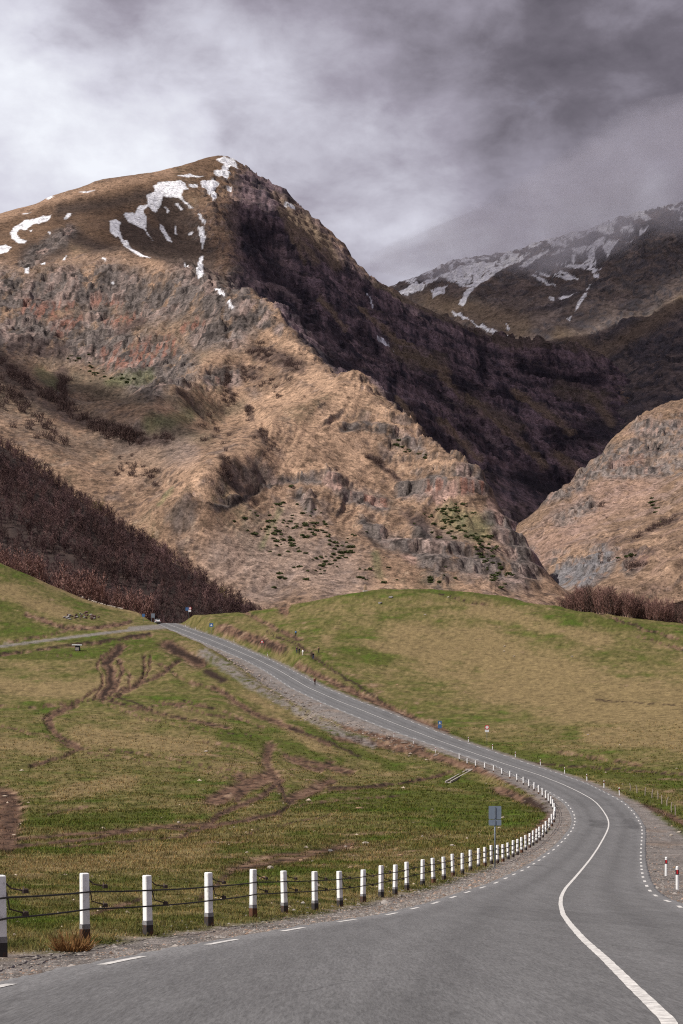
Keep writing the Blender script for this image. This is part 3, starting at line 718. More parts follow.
SNOWP = [Z1((40, 310), (60, 285), (100, 265), (130, 262), (160, 250), (195, 247), (185, 265), (150, 277), (120, 285), (100, 298), (70, 300), (62, 320), (80, 335), (100, 345), (90, 355), (60, 350), (45, 335)),
    Z1((-30, 370), (20, 360), (45, 368), (30, 385), (-20, 400)), Z1((242, 262), (255, 240), (272, 240), (268, 252), (250, 266)), Z1((92, 450), (112, 448), (108, 468), (94, 468)), Z1((155, 428), (172, 425), (170, 438), (156, 438)), Z1((385, 410), (405, 410), (405, 418), (385, 418)), Z1((238, 420), (250, 402), (250, 418)), Z1((418, 496), (434, 496), (430, 508)),
    Z1((583, 135), (640, 122), (690, 118), (690, 172), (668, 180), (640, 180), (620, 165), (590, 160)), Z2((-10, 122), (50, 120), (90, 122), (108, 148), (75, 155), (90, 190), (130, 225), (110, 215), (70, 180), (40, 180), (-10, 175)),
    Z1((555, 170), (590, 160), (620, 165), (612, 205), (590, 240), (562, 215), (545, 228), (555, 265), (552, 300), (580, 345), (545, 300), (510, 285), (478, 262), (468, 240), (480, 233), (510, 242), (530, 210), (560, 208)),
    Z1((415, 270), (440, 263), (460, 275), (450, 300), (465, 335), (500, 370), (540, 400), (572, 410), (520, 400), (470, 365), (455, 335), (420, 315)), Z1((462, 340), (480, 345), (520, 395), (480, 375)),
    Z2((155, 120), (200, 113), (225, 125), (205, 150), (215, 185), (205, 195), (185, 165), (160, 140)), Z2((215, 40), (245, 28), (285, 45), (300, 75), (270, 65), (250, 72), (270, 90), (250, 112), (210, 100), (205, 82), (235, 75), (245, 55)),
    Z2((65, 98), (110, 92), (170, 100), (110, 104)), Z2((108, 128), (145, 130), (140, 142), (112, 140)), Z2((140, 235), (152, 240), (176, 280), (160, 275)), Z2((145, 290), (165, 300), (172, 330), (162, 380), (154, 350)), Z2((150, 410), (165, 400), (160, 440), (168, 478), (150, 487), (135, 465)), Z2((88, 433), (95, 430), (114, 452)),
    Z2((203, 523), (215, 526), (245, 550), (245, 560), (215, 540)), Z2((255, 577), (265, 578), (282, 608), (265, 600)), Z2((55, 205), (65, 203), (95, 228), (75, 222)), Z2((110, 310), (125, 310), (122, 320), (110, 320)), Z2((255, 140), (270, 142), (272, 154), (258, 150)), Z2((20, 215), (35, 230), (25, 240)), Z2((0, 290), (15, 300), (45, 350), (30, 345), (5, 310)), Z2((55, 285), (62, 285), (66, 320), (58, 320)), Z1((605, 285), (620, 290), (650, 345), (635, 345)), Z1((625, 215), (640, 225), (638, 240)),
    Z2((475, 205), (495, 205), (515, 222), (500, 222)), Z1((165, 186), (205, 178), (185, 190)), Z1((300, 160), (360, 155), (330, 165)), Z1((80, 240), (120, 236), (100, 243)), Z1((180, 310), (192, 312), (188, 320)), Z1((112, 305), (124, 306), (122, 316))]
SNOWM = [([(367, 293), (373, 307)], 0.5, 0.5), ([(378, 338), (392, 350)], 0.4, 0.5)]
RILLS = [([([(300, 430), (360, 430), (400, 470)], 45, 30), ([(290, 500), (400, 520)], 40, 30)], 0.80, 0.60, 13.0, 4.2), ([([(150, 470), (190, 540), (240, 570)], 30, 30)], 0.75, 0.66, 13.0, 3.4), ([([(440, 520), (510, 570)], 26, 20)], 0.85, -0.52, 11.0, 3.4),
    ([([(230, 370), (280, 400)], 26, 22)], 0.70, 0.71, 12.0, 3.6), ([([(20, 300), (190, 310)], 30, 25)], 0.98, 0.2, 15.0, 4.5), ([([(340, 320), (460, 380), (560, 440)], 40, 30)], 0.80, -0.60, 15.0, 6.0), ([([(60, 225), (180, 215)], 26, 20)], 0.9, 0.43, 14.0, 2.5)]
def mountain_z(X, Y):
    z = _rm(X, Y)
    px = CX+X/Y*F; py = HY-z/Y*F
    rock = strokes(px, py, ROCKM, 1.0)
    cliff = np.clip(strokes(px, py, [([(245, 215), (270, 235), (300, 280), (350, 320), (400, 360), (450, 370), (520, 370), (590, 370)], 45, 25), ([(420, 430), (560, 450)], 30, 30)], 1.0), 0, 1)
    am = (1+0.9*np.maximum(rock, cliff*0.8))*(1-0.72*sst(2000, 2250, Y)*(1-sst(225, 260, px)))
    wX = X+30*fbm(X/170, Y/170, 3, 101); wY = Y+30*fbm(X/170, Y/170, 3, 107)
    z = z + 9*fbm(wX/230, wY/230, 3, 113)
    z = z + am*(5.0*ridged(wX/95+wY/400, wY/210, 3, 117, 0.4)-0.8)
    z = z + am*1.3*ridged(wX/38-wY/220, wY/130, 3, 119, 0.5)
    z = z + am*1.0*fbm(X/26, Y/34, 4, 121, 0.5)
    rc = np.maximum(rock*sst(-0.5, 0.1, fbm(X/40, Y/60, 3, 123)+0.15)*np.where(Y < 1480, 0.55, 1.0), cliff)
    for s_, a_, sd in ((17, 4.2, 1), (8, 3.6, 2), (4, 1.9, 3)):
        jx = X+s_*0.35*fbm(X/s_/1.3, Y/s_/2, 2, 125+sd); jy = Y+s_*0.5*fbm(X/s_/1.3+7, Y/s_/2, 2, 128+sd)
        kx, ky = {1: (1.7, 1.1), 2: (1.0, 1.9), 3: (1.2, 1.3)}[sd]
        v, f, e = cells(jx/s_/kx, jy/s_/ky, sd)
        z = z + rc*a_*((v-0.5)*1.2+0.75*f)
    z = z + 0.5*fbm(X/7, Y/10, 3, 131)
    # rills that run down the faces
    wob = 20*fbm(X/80, Y/130, 3, 136)+6*fbm(X/22, Y/34, 3, 138)
    patch = 0.25+0.75*sst(-0.25, 0.35, fbm(X/55, Y/90, 3, 142))
    for (reg, ax, ay, per, amp) in RILLS:
        m = strokes(px, py, reg)
        q = (px*ax+py*ay+wob)/per
        z = z + 0.85*m*patch*amp*(0.6*(1-2*np.abs(perlin(q/1.5, 0.15*q+Y/160, 140)))+0.5*(1-2*np.abs(perlin(q*2.1, Y/160, 141))))*(1-0.5*rock)
    # horizontal beds in the cliffs
    m = np.maximum(rock*np.where(Y < 1480, 1.3, 0.6), cliff)
    per = 15.0
    q = (z+0.04*X+6*fbm(X/80, Y/80, 3, 135))/per
    t = q-np.floor(q)
    z = z + m*0.40*per*(sst(0.25, 0.75, t)-t)
    return z
MT = Field(ucols(-50, 690, 1.35, -420, 1000), np.concatenate([np.linspace(960, 2100, 560), np.linspace(2103, 2790, 270), np.linspace(2800, 3300, 24)]), mountain_z)

def slope_of(fd):
    """gradient of the sheet in world metres"""
    D = fd.ds[:, None]
    dzdj = np.gradient(fd.Z, fd.ds, axis=0)
    dzdu = np.gradient(fd.Z, fd.us, axis=1)
    zx = dzdu*F/D
    zy = dzdj - zx*(fd.X/D)
    return zx, zy
def blur(A, n):
    k = np.hanning(n+2)[1:-1]; k /= k.sum(); h = n//2
    A = np.pad(A, ((h, h), (h, h)), mode='edge')
    A = sum(k[i]*A[i:A.shape[0]-2*h+i] for i in range(n))
    return sum(k[i]*A[:, i:A.shape[1]-2*h+i] for i in range(n))
def mountain_colour(fd):
    X, Y, px = fd.X, fd.Y, fd.U
    py = HY-F*blur(fd.Z, 23)/fd.Y
    zx, zy = slope_of(fd); sl = np.hypot(zx, zy)
    n1 = fbm(X/90, Y/120, 4, 141); n2 = fbm(X/24, Y/36, 4, 147); n3 = fbm(X/7, Y/12, 5, 151, 0.65)
    wx = px+4.0*fbm(px/16, py/16, 5, 157, 0.65); wy = py+4.0*fbm(px/16, py/16, 5, 163, 0.65)
    gul = sst(0.15, 0.75, ridged(X/28+0.5*n1, Y/160, 3, 165))            # runnels down the slope
    c = mixc(np.broadcast_to(np.array(TAN), X.shape+(3,)), TAN2, sst(-0.15, 0.55, n1*0.7+n2*0.6))
    c = mixc(c, SCREE, 0.55*sst(0.1, 0.5, n2+0.5*n3))
    c = mixc(c, (0.13, 0.09, 0.066), 0.7*sst(0.12, 0.5, n3-0.5*n1-0.3*n2))
    c = mixc(c, OLIVE, 0.35*sst(0.1, 0.6, -n1+0.4*n3))
    c = c*(1-0.30*gul[..., None])
    sv, sf, se = cells((X+2*n3)/5.5, (Y+3*n3)/8.5, 31)
    speck = (1-sst(0.22, 0.44, se))*(sv > 0.46)*sst(-0.45, 0.25, n1+0.7*n2)
    c = mixc(c, (0.075, 0.052, 0.044), 0.75*speck)
    c = mixc(c, (0.34, 0.25, 0.18), 0.5*(1-sst(0.15, 0.35, se))*(sv < 0.14))
    c = mixc(c, SCREE, 0.6*strokes(wx, wy, [([(230, 560), (300, 560), (340, 575)], 22, 25), ([(290, 520), (260, 590)], 14, 16), ([(130, 440), (180, 450)], 14, 14)]))
    clean = strokes(wx, wy, [([(362, 389), (345, 403), (320, 426), (292, 452)], 10, 8), ([(378, 408), (398, 428)], 4, 6), ([(332, 424), (352, 452)], 8, 10), ([(242, 330), (226, 350), (200, 373), (172, 395)], 6, 6), ([(262, 330), (290, 346), (318, 362)], 3, 4), ([(246, 459), (222, 468), (200, 484)], 7, 5), ([(236, 402), (268, 424)], 9, 9), ([(150, 458), (128, 472)], 10, 12), ([(285, 468), (330, 475), (350, 470)], 8, 10), ([(270, 400), (300, 395)], 8, 10), ([(430, 462), (470, 472)], 3, 5), ([(300, 372), (330, 385)], 6, 6)])
    c = mixc(c, (0.40, 0.262, 0.178), 0.8*clean*sst(-0.9, 0.1, n3+0.5*n2+0.2))
    # brown upper shoulder, cloud shade painted into its dark tones
    up = strokes(wx, wy, [([(-20, 240), (60, 225), (120, 205), (180, 180), (225, 168)], 22, 14), ([(90, 235), (140, 235), (180, 250)], 16, 10)])
    c = mixc(c, BROWN, 0.85*up*sst(-0.7, 0.3, n1+0.3*n2+0.2))
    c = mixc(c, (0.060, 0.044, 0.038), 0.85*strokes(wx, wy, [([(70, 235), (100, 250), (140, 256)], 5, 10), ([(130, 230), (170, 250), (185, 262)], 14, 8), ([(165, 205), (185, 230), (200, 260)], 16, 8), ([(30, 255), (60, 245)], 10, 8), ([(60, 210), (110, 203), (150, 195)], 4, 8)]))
    c = mixc(c, (0.105, 0.085, 0.06), 0.75*strokes(wx, wy, [([(150, 418), (180, 432), (205, 436)], 5, 9), ([(190, 405), (215, 412), (240, 405)], 4, 8), ([(160, 395), (180, 402)], 3, 6), ([(140, 395), (60, 380)], 10, 12), ([(95, 345), (120, 380)], 9, 10)])*sst(-0.6, 0.2, n2+0.4*n3+0.2))  # includes smudges of cloud shade painted below the tan rib
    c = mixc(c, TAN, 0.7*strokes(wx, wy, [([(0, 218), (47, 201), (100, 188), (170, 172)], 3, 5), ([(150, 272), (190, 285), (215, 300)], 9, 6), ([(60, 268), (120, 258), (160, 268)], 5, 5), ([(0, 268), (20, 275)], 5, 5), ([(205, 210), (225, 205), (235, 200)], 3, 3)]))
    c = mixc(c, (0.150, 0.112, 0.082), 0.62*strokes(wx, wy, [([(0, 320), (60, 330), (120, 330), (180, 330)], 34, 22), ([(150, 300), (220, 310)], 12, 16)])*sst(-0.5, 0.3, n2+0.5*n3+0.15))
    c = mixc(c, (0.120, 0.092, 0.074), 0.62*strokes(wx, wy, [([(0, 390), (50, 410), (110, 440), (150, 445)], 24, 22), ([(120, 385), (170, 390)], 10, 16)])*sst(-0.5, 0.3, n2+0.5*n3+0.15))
    # rock faces
    rock = strokes(wx, wy, ROCKM)
    v1, f1, e1 = cells((X+6*n3)/13, (Y+9*n3)/24, 5); v2, f2, e2 = cells((X+2*n3)/5, (Y+3*n3)/9, 6)
    rk = np.clip(rock*sst(-0.25, 0.15, 0.5*n3+0.6*n2+0.6*(v1-0.5)+0.30), 0, 1)
    rk = np.maximum(rk, sst(1.2, 1.8, sl)*0.7)
    rc = mixc(np.broadcast_to(np.array(ROCK), X.shape+(3,)), ROCKD, sst(0.05, 0.6, n3+0.4*n2))
    rc = mixc(rc, PINK, 0.35*sst(0.0, 0.5, (v1-0.6)-0.5*n3+0.3*n2))
    rc = rc*(0.55+0.55*v1+0.35*v2)[..., None]
    rc = mixc(rc, (0.022, 0.018, 0.017), 0.85*sst(0.50, 0.75, e2)*sst(-0.2, 0.3, n2+0.2))
    c = c*(1-rk[..., None])+rc*rk[..., None]
    rst = fbm(X/5, fd.Z/40, 3, 189)
    c = mixc(c, RED, 0.72*strokes(wx, wy, REDM)*sst(-0.1, 0.25, rst+0.3*n3+0.5*(v2-0.5)))
    c = mixc(c, PINK, 0.8*strokes(wx, wy, [([(330, 484), (340, 488)], 3, 3), ([(370, 498), (382, 505)], 2, 3), ([(430, 492), (438, 498), (455, 488)], 4, 3), ([(325, 480), (334, 476)], 2, 3), ([(490, 500), (500, 520)], 2, 4), ([(405, 555), (412, 560)], 3, 4)]))
    # recess shade painted dark on the outcrops
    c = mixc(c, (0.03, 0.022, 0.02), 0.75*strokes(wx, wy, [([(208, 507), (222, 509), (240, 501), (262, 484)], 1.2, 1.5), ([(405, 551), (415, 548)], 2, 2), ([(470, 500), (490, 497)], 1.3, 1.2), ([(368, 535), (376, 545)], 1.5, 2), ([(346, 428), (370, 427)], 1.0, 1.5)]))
    # the great dark cliff
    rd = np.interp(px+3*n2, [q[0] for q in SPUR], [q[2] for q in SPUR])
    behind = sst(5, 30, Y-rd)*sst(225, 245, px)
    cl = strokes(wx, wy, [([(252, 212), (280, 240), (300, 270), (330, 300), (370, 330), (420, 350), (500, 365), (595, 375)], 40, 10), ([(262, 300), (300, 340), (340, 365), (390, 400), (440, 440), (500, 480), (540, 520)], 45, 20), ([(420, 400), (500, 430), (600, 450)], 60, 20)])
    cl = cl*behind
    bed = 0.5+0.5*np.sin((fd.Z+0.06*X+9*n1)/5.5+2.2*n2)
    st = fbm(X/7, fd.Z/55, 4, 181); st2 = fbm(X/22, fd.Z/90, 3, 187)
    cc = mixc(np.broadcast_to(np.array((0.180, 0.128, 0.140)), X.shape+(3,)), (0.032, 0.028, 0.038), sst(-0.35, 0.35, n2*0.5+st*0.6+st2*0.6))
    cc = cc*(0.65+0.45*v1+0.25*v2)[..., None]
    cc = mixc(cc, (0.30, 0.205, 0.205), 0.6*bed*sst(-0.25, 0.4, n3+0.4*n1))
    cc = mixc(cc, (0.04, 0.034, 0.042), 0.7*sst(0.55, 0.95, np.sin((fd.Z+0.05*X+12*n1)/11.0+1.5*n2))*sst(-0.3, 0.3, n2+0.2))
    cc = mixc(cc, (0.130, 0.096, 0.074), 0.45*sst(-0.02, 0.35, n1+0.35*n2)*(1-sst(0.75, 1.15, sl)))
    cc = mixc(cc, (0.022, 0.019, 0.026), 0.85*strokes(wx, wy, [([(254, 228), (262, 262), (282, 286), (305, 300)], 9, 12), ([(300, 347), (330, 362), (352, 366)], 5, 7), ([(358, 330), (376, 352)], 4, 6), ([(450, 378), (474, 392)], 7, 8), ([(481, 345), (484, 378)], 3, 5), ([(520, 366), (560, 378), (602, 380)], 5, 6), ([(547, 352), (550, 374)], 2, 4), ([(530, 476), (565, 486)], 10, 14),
        ([(395, 415), (445, 446)], 9, 10), ([(560, 440), (610, 425)], 9, 12), ([(262, 232), (285, 232)], 3, 3), ([(500, 390), (520, 400)], 4, 6), ([(420, 380), (440, 395)], 4, 6), ([(300, 318), (316, 330)], 5, 6), ([(470, 430), (490, 445)], 6, 8), ([(330, 325), (345, 345)], 4, 5)])*sst(-0.8, 0.1, n2+0.4*n3+0.2))  # shade of the cliff's recesses painted into its colour
    cc = mixc(cc, (0.215, 0.155, 0.105), 0.8*strokes(wx, wy, [([(360, 308), (395, 340), (430, 356)], 1.8, 2.5), ([(395, 352), (420, 358), (445, 372)], 4, 4), ([(440, 376), (462, 398)], 2, 3), ([(468, 398), (505, 430), (545, 466)], 2.5, 4), ([(515, 392), (572, 432)], 2.5, 4), ([(588, 394), (612, 422)], 3, 4), ([(398, 398), (424, 440)], 2, 3), ([(320, 300), (346, 330)], 2, 3), ([(286, 212), (300, 240), (316, 262)], 3, 4), ([(305, 222), (336, 262)], 6, 6), ([(555, 455), (590, 480)], 3, 5), ([(625, 395), (640, 415)], 3, 4), ([(440, 420), (480, 460)], 2, 4)])*sst(-0.7, 0.1, n2+0.4*n3+0.2))  # ribs painted paler, as if softly lit
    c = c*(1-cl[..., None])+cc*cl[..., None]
    c = mixc(c, (0.13, 0.10, 0.068), 0.6*strokes(wx, wy, [([(375, 285), (412, 303), (460, 327), (500, 339)], 2.2, 2.0), ([(500, 342), (560, 343), (600, 352)], 4, 4), ([(395, 350), (410, 360), (440, 362)], 7, 7), ([(560, 390), (600, 400)], 6, 8), ([(470, 400), (520, 430)], 4, 6)]))
    c = mixc(c, (0.20, 0.145, 0.10), 0.7*strokes(wx, wy, [([(285, 212), (300, 225), (320, 240)], 7, 6), ([(286, 225), (296, 245), (305, 262)], 1.5, 2), ([(275, 195), (300, 214)], 3, 4)]))
    c = mixc(c, (0.24, 0.175, 0.175), 0.7*strokes(wx, wy, [([(418, 350), (427, 354)], 1.2, 1.5), ([(400, 345), (428, 352)], 0.7, 1), ([(488, 436), (500, 446)], 3, 3), ([(258, 283), (285, 290), (300, 305)], 2, 3)]))
    # thickets and green on the front
    c = mixc(c, SCRUB, 0.8*strokes(wx, wy, [([(255, 352), (275, 358), (300, 368)], 6, 6), ([(225, 372), (232, 398)], 2, 3), ([(247, 408), (252, 418)], 2.5, 3), ([(258, 432), (264, 438)], 3, 4), ([(222, 460), (228, 475), (235, 485)], 3, 4), ([(0, 368), (40, 396), (70, 418)], 7, 6), ([(75, 420), (110, 428), (140, 440)], 5, 6), ([(62, 372), (60, 400)], 6, 5), ([(372, 458), (385, 468), (398, 478)], 3.5, 3), ([(405, 512), (425, 526)], 4, 5), ([(145, 440), (165, 440)], 4, 6), ([(15, 345), (60, 350)], 7, 6), ([(120, 330), (140, 322)], 4, 5), ([(240, 365), (255, 375)], 4, 8)])*sst(-0.5, 0.2, n3+0.2))
    c = mixc(c, (0.12, 0.135, 0.06), 0.5*strokes(wx, wy, [([(110, 382), (150, 376)], 4, 6), ([(40, 372), (55, 385)], 5, 6), ([(160, 505), (172, 490)], 2, 3), ([(280, 510), (262, 545)], 2, 4), ([(375, 555), (380, 575)], 3, 4), ([(450, 515), (480, 530)], 10, 10), ([(150, 425), (190, 415)], 5, 8)]))
    sx, sy = px+1.3*fbm(px/6, py/6, 3, 171), py+1.3*fbm(px/6, py/6, 3, 177)
    sn = np.maximum(strokes(sx, sy, SNOWM), polys(sx, sy, SNOWP, 1.2))
    sg = np.array(SNOW)*(0.93+0.10*n3)[..., None]; sa = sst(0.32, 0.70, sn+0.25*n3)[..., None]
    c = c*(1-sa)+sg*sa
    return np.clip(c*(1+0.22*n3)[..., None], 0.012, 0.85)
m_mount = terrain_mat('mountain turf and rock', [(0.9, 0.38), (0.28, 0.34), (0.05, 0.18)], [(0.35, 0.45), (0.09, 1.3)], spots=((0.13, 0.54, 0.62, 0.62), (0.30, 0.55, 0.63, 0.58), (0.75, 0.54, 0.66, 0.62), (0.24, 0.44, 0.36, 1.30)))
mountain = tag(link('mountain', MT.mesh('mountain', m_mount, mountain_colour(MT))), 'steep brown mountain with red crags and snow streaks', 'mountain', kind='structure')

# --- snow-streaked mountain at the back
R = Relief()
SK2 = [(330, 325, 3800), (395, 291, 3700), (430, 274, 3650), (462, 262, 3620), (500, 254, 3600), (540, 245, 3560), (575, 234, 3500), (600, 224, 3450), (640, 214, 3400), (683, 203, 3350), (760, 185, 3300)]
R.line(SK2, 40)
for (px, py, d) in SK2: x, y, z = wpt(px, py, d); R.p.append(np.array((x, y+400, z-120)))
R.line([(470, 338, 3150), (520, 335, 3080), (560, 338, 3000), (590, 350, 2920)], 40)
R.line([(683, 300, 2980), (650, 330, 2900), (620, 365, 2820), (600, 395, 2760)], 40)
R.line([(593, 262, 3330), (590, 285, 3220), (578, 305, 3120), (568, 325, 3040)], 40)
R.line([(520, 300, 3330), (545, 290, 3320), (560, 268, 3400)], 50)
R.pts((450, 300, 3420), (420, 310, 3450), (500, 300, 3340), (540, 310, 3180), (640, 260, 3220), (683, 250, 3200), (640, 290, 3080), (610, 300, 3120), (620, 330, 2960), (683, 345, 2780), (683, 390, 2560), (640, 380, 2700), (650, 410, 2520), (620, 410, 2560), (600, 430, 2420), (640, 440, 2340), (683, 430, 2350), (590, 470, 2200), (560, 500, 2020), (540, 522, 1920), (640, 470, 2180), (760, 400, 2450), (760, 300, 2850), (760, 460, 2200), (683, 470, 2150), (600, 510, 2000), (470, 360, 2980), (540, 380, 2800), (430, 345, 3150))
R.line([(760, 330, 2700), (700, 355, 2690), (660, 378, 2640), (630, 400, 2590), (607, 425, 2480), (580, 460, 2280)], 50)
_r2 = R.rbf(0.002)
def snowy_z(X, Y):
    z = _r2(X, Y)
    wX = X+40*fbm(X/200, Y/200, 3, 201); wY = Y+40*fbm(X/200, Y/200, 3, 207)
    z = z+14*fbm(wX/300, wY/300, 3, 211)+11*ridged(wX/120, wY/190, 4, 217, 0.55)+4.5*fbm(X/34, Y/40, 4, 221, 0.6)+2.5*ridged(wX/50, wY/70, 4, 227, 0.6)*sst(-0.2, 0.4, fbm(X/200, Y/200, 2, 229)+0.3*sst(560, 640, CX+X/Y*F))
    for s_, a_, sd in ((40, 9.0, 1), (17, 4.5, 2), (8, 2.2, 3)):
        v, f, e = cells((X+s_*0.35*fbm(X/s_/1.3, Y/s_/2, 2, 233+sd))/s_, (Y+s_*0.5*fbm(X/s_/1.3+7, Y/s_/2, 2, 236+sd))/s_/1.7, sd+20)
        z = z+a_*((v-0.5)*0.7+1.2*f)*(0.25+0.75*sst(-0.1, 0.4, fbm(X/170, Y/240, 3, 239)+0.5*sst(570, 640, CX+X/Y*F-(HY-300)*0)))
    return z
SM = Field(ucols(320, 700, 1.35, 200, 950), np.linspace(1900, 3850, 520), snowy_z)
def snowy_colour(fd):
    X, Y, px = fd.X, fd.Y, fd.U
    py = HY-F*blur(fd.Z, 17)/fd.Y
    zx, zy = slope_of(fd); sl = np.hypot(zx, zy)
    n1 = fbm(X/120, Y/160, 4, 241); n2 = fbm(X/34, Y/50, 4, 247); n3 = fbm(X/10, Y/16, 4, 251)
    c = mixc(np.broadcast_to(np.array((0.165, 0.128, 0.112)), X.shape+(3,)), (0.085, 0.072, 0.076), sst(-0.1, 0.5, n1*0.8+n2*0.6))
    v1, f1, e1 = cells((X+8*n3)/22, (Y+12*n3)/40, 25)
    c = c*(0.75+0.5*v1)[..., None]
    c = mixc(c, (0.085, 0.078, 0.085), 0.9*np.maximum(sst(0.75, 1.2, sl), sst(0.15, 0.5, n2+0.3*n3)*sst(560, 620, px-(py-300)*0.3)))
    c = mixc(c, (0.23, 0.165, 0.105), 0.6*strokes(px+4*n2, py+4*n1, [([(560, 335), (600, 352), (650, 325), (683, 300)], 5, 9), ([(430, 300), (520, 325)], 8, 12)]))
    high = 1.1*fbm(px/16-py/9, py/14, 4, 255)+0.9*n2
    line = np.interp(px, [390, 430, 470, 520, 560, 600, 640, 683], [296, 283, 272, 262, 254, 246, 229, 218])
    sn = sst(0, 7, line-9-py+24*high)
    sx, sy = px+1.6*fbm(px/6, py/6, 3, 257), py+1.6*fbm(px/6, py/6, 3, 261)
    Z4 = lambda *q: zp(500, 200, 3.73, q)
    P2 = [Z4((70, 248), (150, 200), (185, 182), (175, 195), (140, 218), (100, 248)), Z4((168, 205), (250, 180), (215, 200)), Z4((262, 182), (340, 165), (380, 138), (402, 148), (352, 188), (357, 240), (368, 295), (350, 288), (342, 262), (310, 258), (258, 252), (228, 238), (240, 228), (300, 242), (332, 215), (320, 198), (280, 198)),
        Z4((388, 155), (445, 150), (412, 190), (402, 215), (384, 182)), Z4((198, 288), (228, 262), (252, 270), (302, 300), (240, 294)), Z4((118, 276), (132, 276), (214, 326), (150, 304)), Z4((128, 264), (188, 276), (178, 286)), Z4((342, 312), (330, 338), (296, 398), (278, 416), (290, 385), (325, 330)), Z4((183, 360), (205, 358), (202, 374), (184, 374)), Z4((218, 362), (262, 358), (288, 344), (262, 364), (225, 370)), Z4((240, 440), (270, 434), (262, 446)),
        Z4((470, 160), (510, 146), (492, 162), (474, 168)), Z4((520, 112), (552, 100), (540, 122), (520, 130)), Z4((205, 232), (218, 232), (214, 244)), Z4((366, 262), (378, 248), (372, 264)), Z4((0, 505), (50, 512), (40, 518), (0, 512)), Z4((18, 460), (38, 480), (26, 484)), Z4((272, 205), (282, 205), (280, 235), (270, 225)),
        [(439, 276), (467, 265), (502, 260), (520, 252), (515, 262), (492, 276), (474, 288), (463, 306), (458, 303), (469, 287), (449, 281)], [(395, 293), (415, 284), (440, 276), (425, 288), (405, 296)], [(430, 290), (448, 285), (444, 292), (434, 297)], [(470, 321), (490, 329), (512, 336), (498, 336), (476, 326)], [(450, 311), (458, 313), (470, 320), (456, 317)], [(500, 262), (530, 254), (520, 262)]]
    sn = np.maximum(sn*0.9, polys(sx, sy, P2, 1.0))*(1-0.75*sst(0.12, 0.4, n3+0.5*n2))
    c = mixc(c, SNOW, sst(0.32, 0.65, sn+0.12*n3))
    return np.clip(c*(1+0.25*n3)[..., None], 0.012, 0.85)
m_snowy = terrain_mat('dark fell and snow', [(0.35, 0.3), (0.10, 0.30), (0.03, 0.15)], [(0.2, 1.5), (0.06, 3.0)], spots=((0.06, 0.55, 0.63, 0.65), (0.15, 0.55, 0.63, 0.62), (0.35, 0.55, 0.66, 0.65)))
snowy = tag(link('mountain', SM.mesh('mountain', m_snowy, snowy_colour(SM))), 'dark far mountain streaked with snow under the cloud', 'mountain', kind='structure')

# --- hillside on the right, across the gorge
R = Relief()
OUT = [(508, 535, 1690), (518, 524, 1700), (541, 507, 1740), (569, 490, 1780), (577, 472, 1800), (586, 466, 1810), (600, 464, 1820), (603, 455, 1830), (611, 442, 1850), (626, 432, 1870), (642, 422.5, 1890), (660, 413, 1900), (683, 408.5, 1910), (760, 392, 1930)]
R.line(OUT, 20)
for (px, py, d) in OUT[::2]: x, y, z = wpt(px, py, d); R.p += [np.array((x+14, y+70, z-10)), np.array((x+30, y+220, z-120))]
R.pts((510, 560, 1560), (530, 570, 1420), (545, 590, 1300), (570, 605, 1180), (600, 610, 1120), (500, 600, 1450), (480, 560, 1700), (560, 625, 1050))
R.line([(608, 590, 1080), (628, 575, 1100), (648, 558, 1120), (683, 538, 1160), (760, 510, 1200)], 25)
for q in [(640, 610, 1010), (683, 605, 980), (760, 600, 980), (600, 622, 1000), (683, 572, 1050), (720, 560, 1090)]: R.pts(q)
R.pts((615, 585, 1190), (640, 562, 1240), (660, 550, 1260), (683, 532, 1290), (760, 500, 1330))
R.line([(760, 470, 1500), (683, 516, 1400), (655, 531, 1370), (631, 541, 1350), (600, 560, 1300)], 35)
R.line([(683, 440, 1790), (650, 450, 1770), (625, 466, 1750), (606, 470, 1760)], 30)
R.line([(683, 478, 1660), (650, 478, 1680), (625, 480, 1690), (600, 478, 1720)], 30)
R.pts((560, 530, 1560), (590, 520, 1580), (620, 510, 1570), (570, 560, 1400), (555, 510, 1650), (660, 500, 1560), (540, 545, 1540), (590, 545, 1420), (590, 495, 1680), (640, 520, 1470))
_r3 = R.rbf(0.002)
HROCK = [([(603, 462), (625, 452), (650, 448), (683, 446)], 9, 6), ([(606, 470), (640, 470), (683, 466)], 7, 5), ([(640, 428), (660, 430), (683, 428)], 7, 6), ([(588, 470), (578, 486)], 6, 4), ([(590, 475), (610, 470)], 5, 4), ([(560, 570), (590, 575), (605, 560)], 12, 6), ([(520, 545), (535, 565)], 4, 5), ([(640, 560), (628, 568)], 6, 5), ([(560, 520), (590, 505)], 5, 8), ([(545, 500), (570, 492)], 3, 4)]
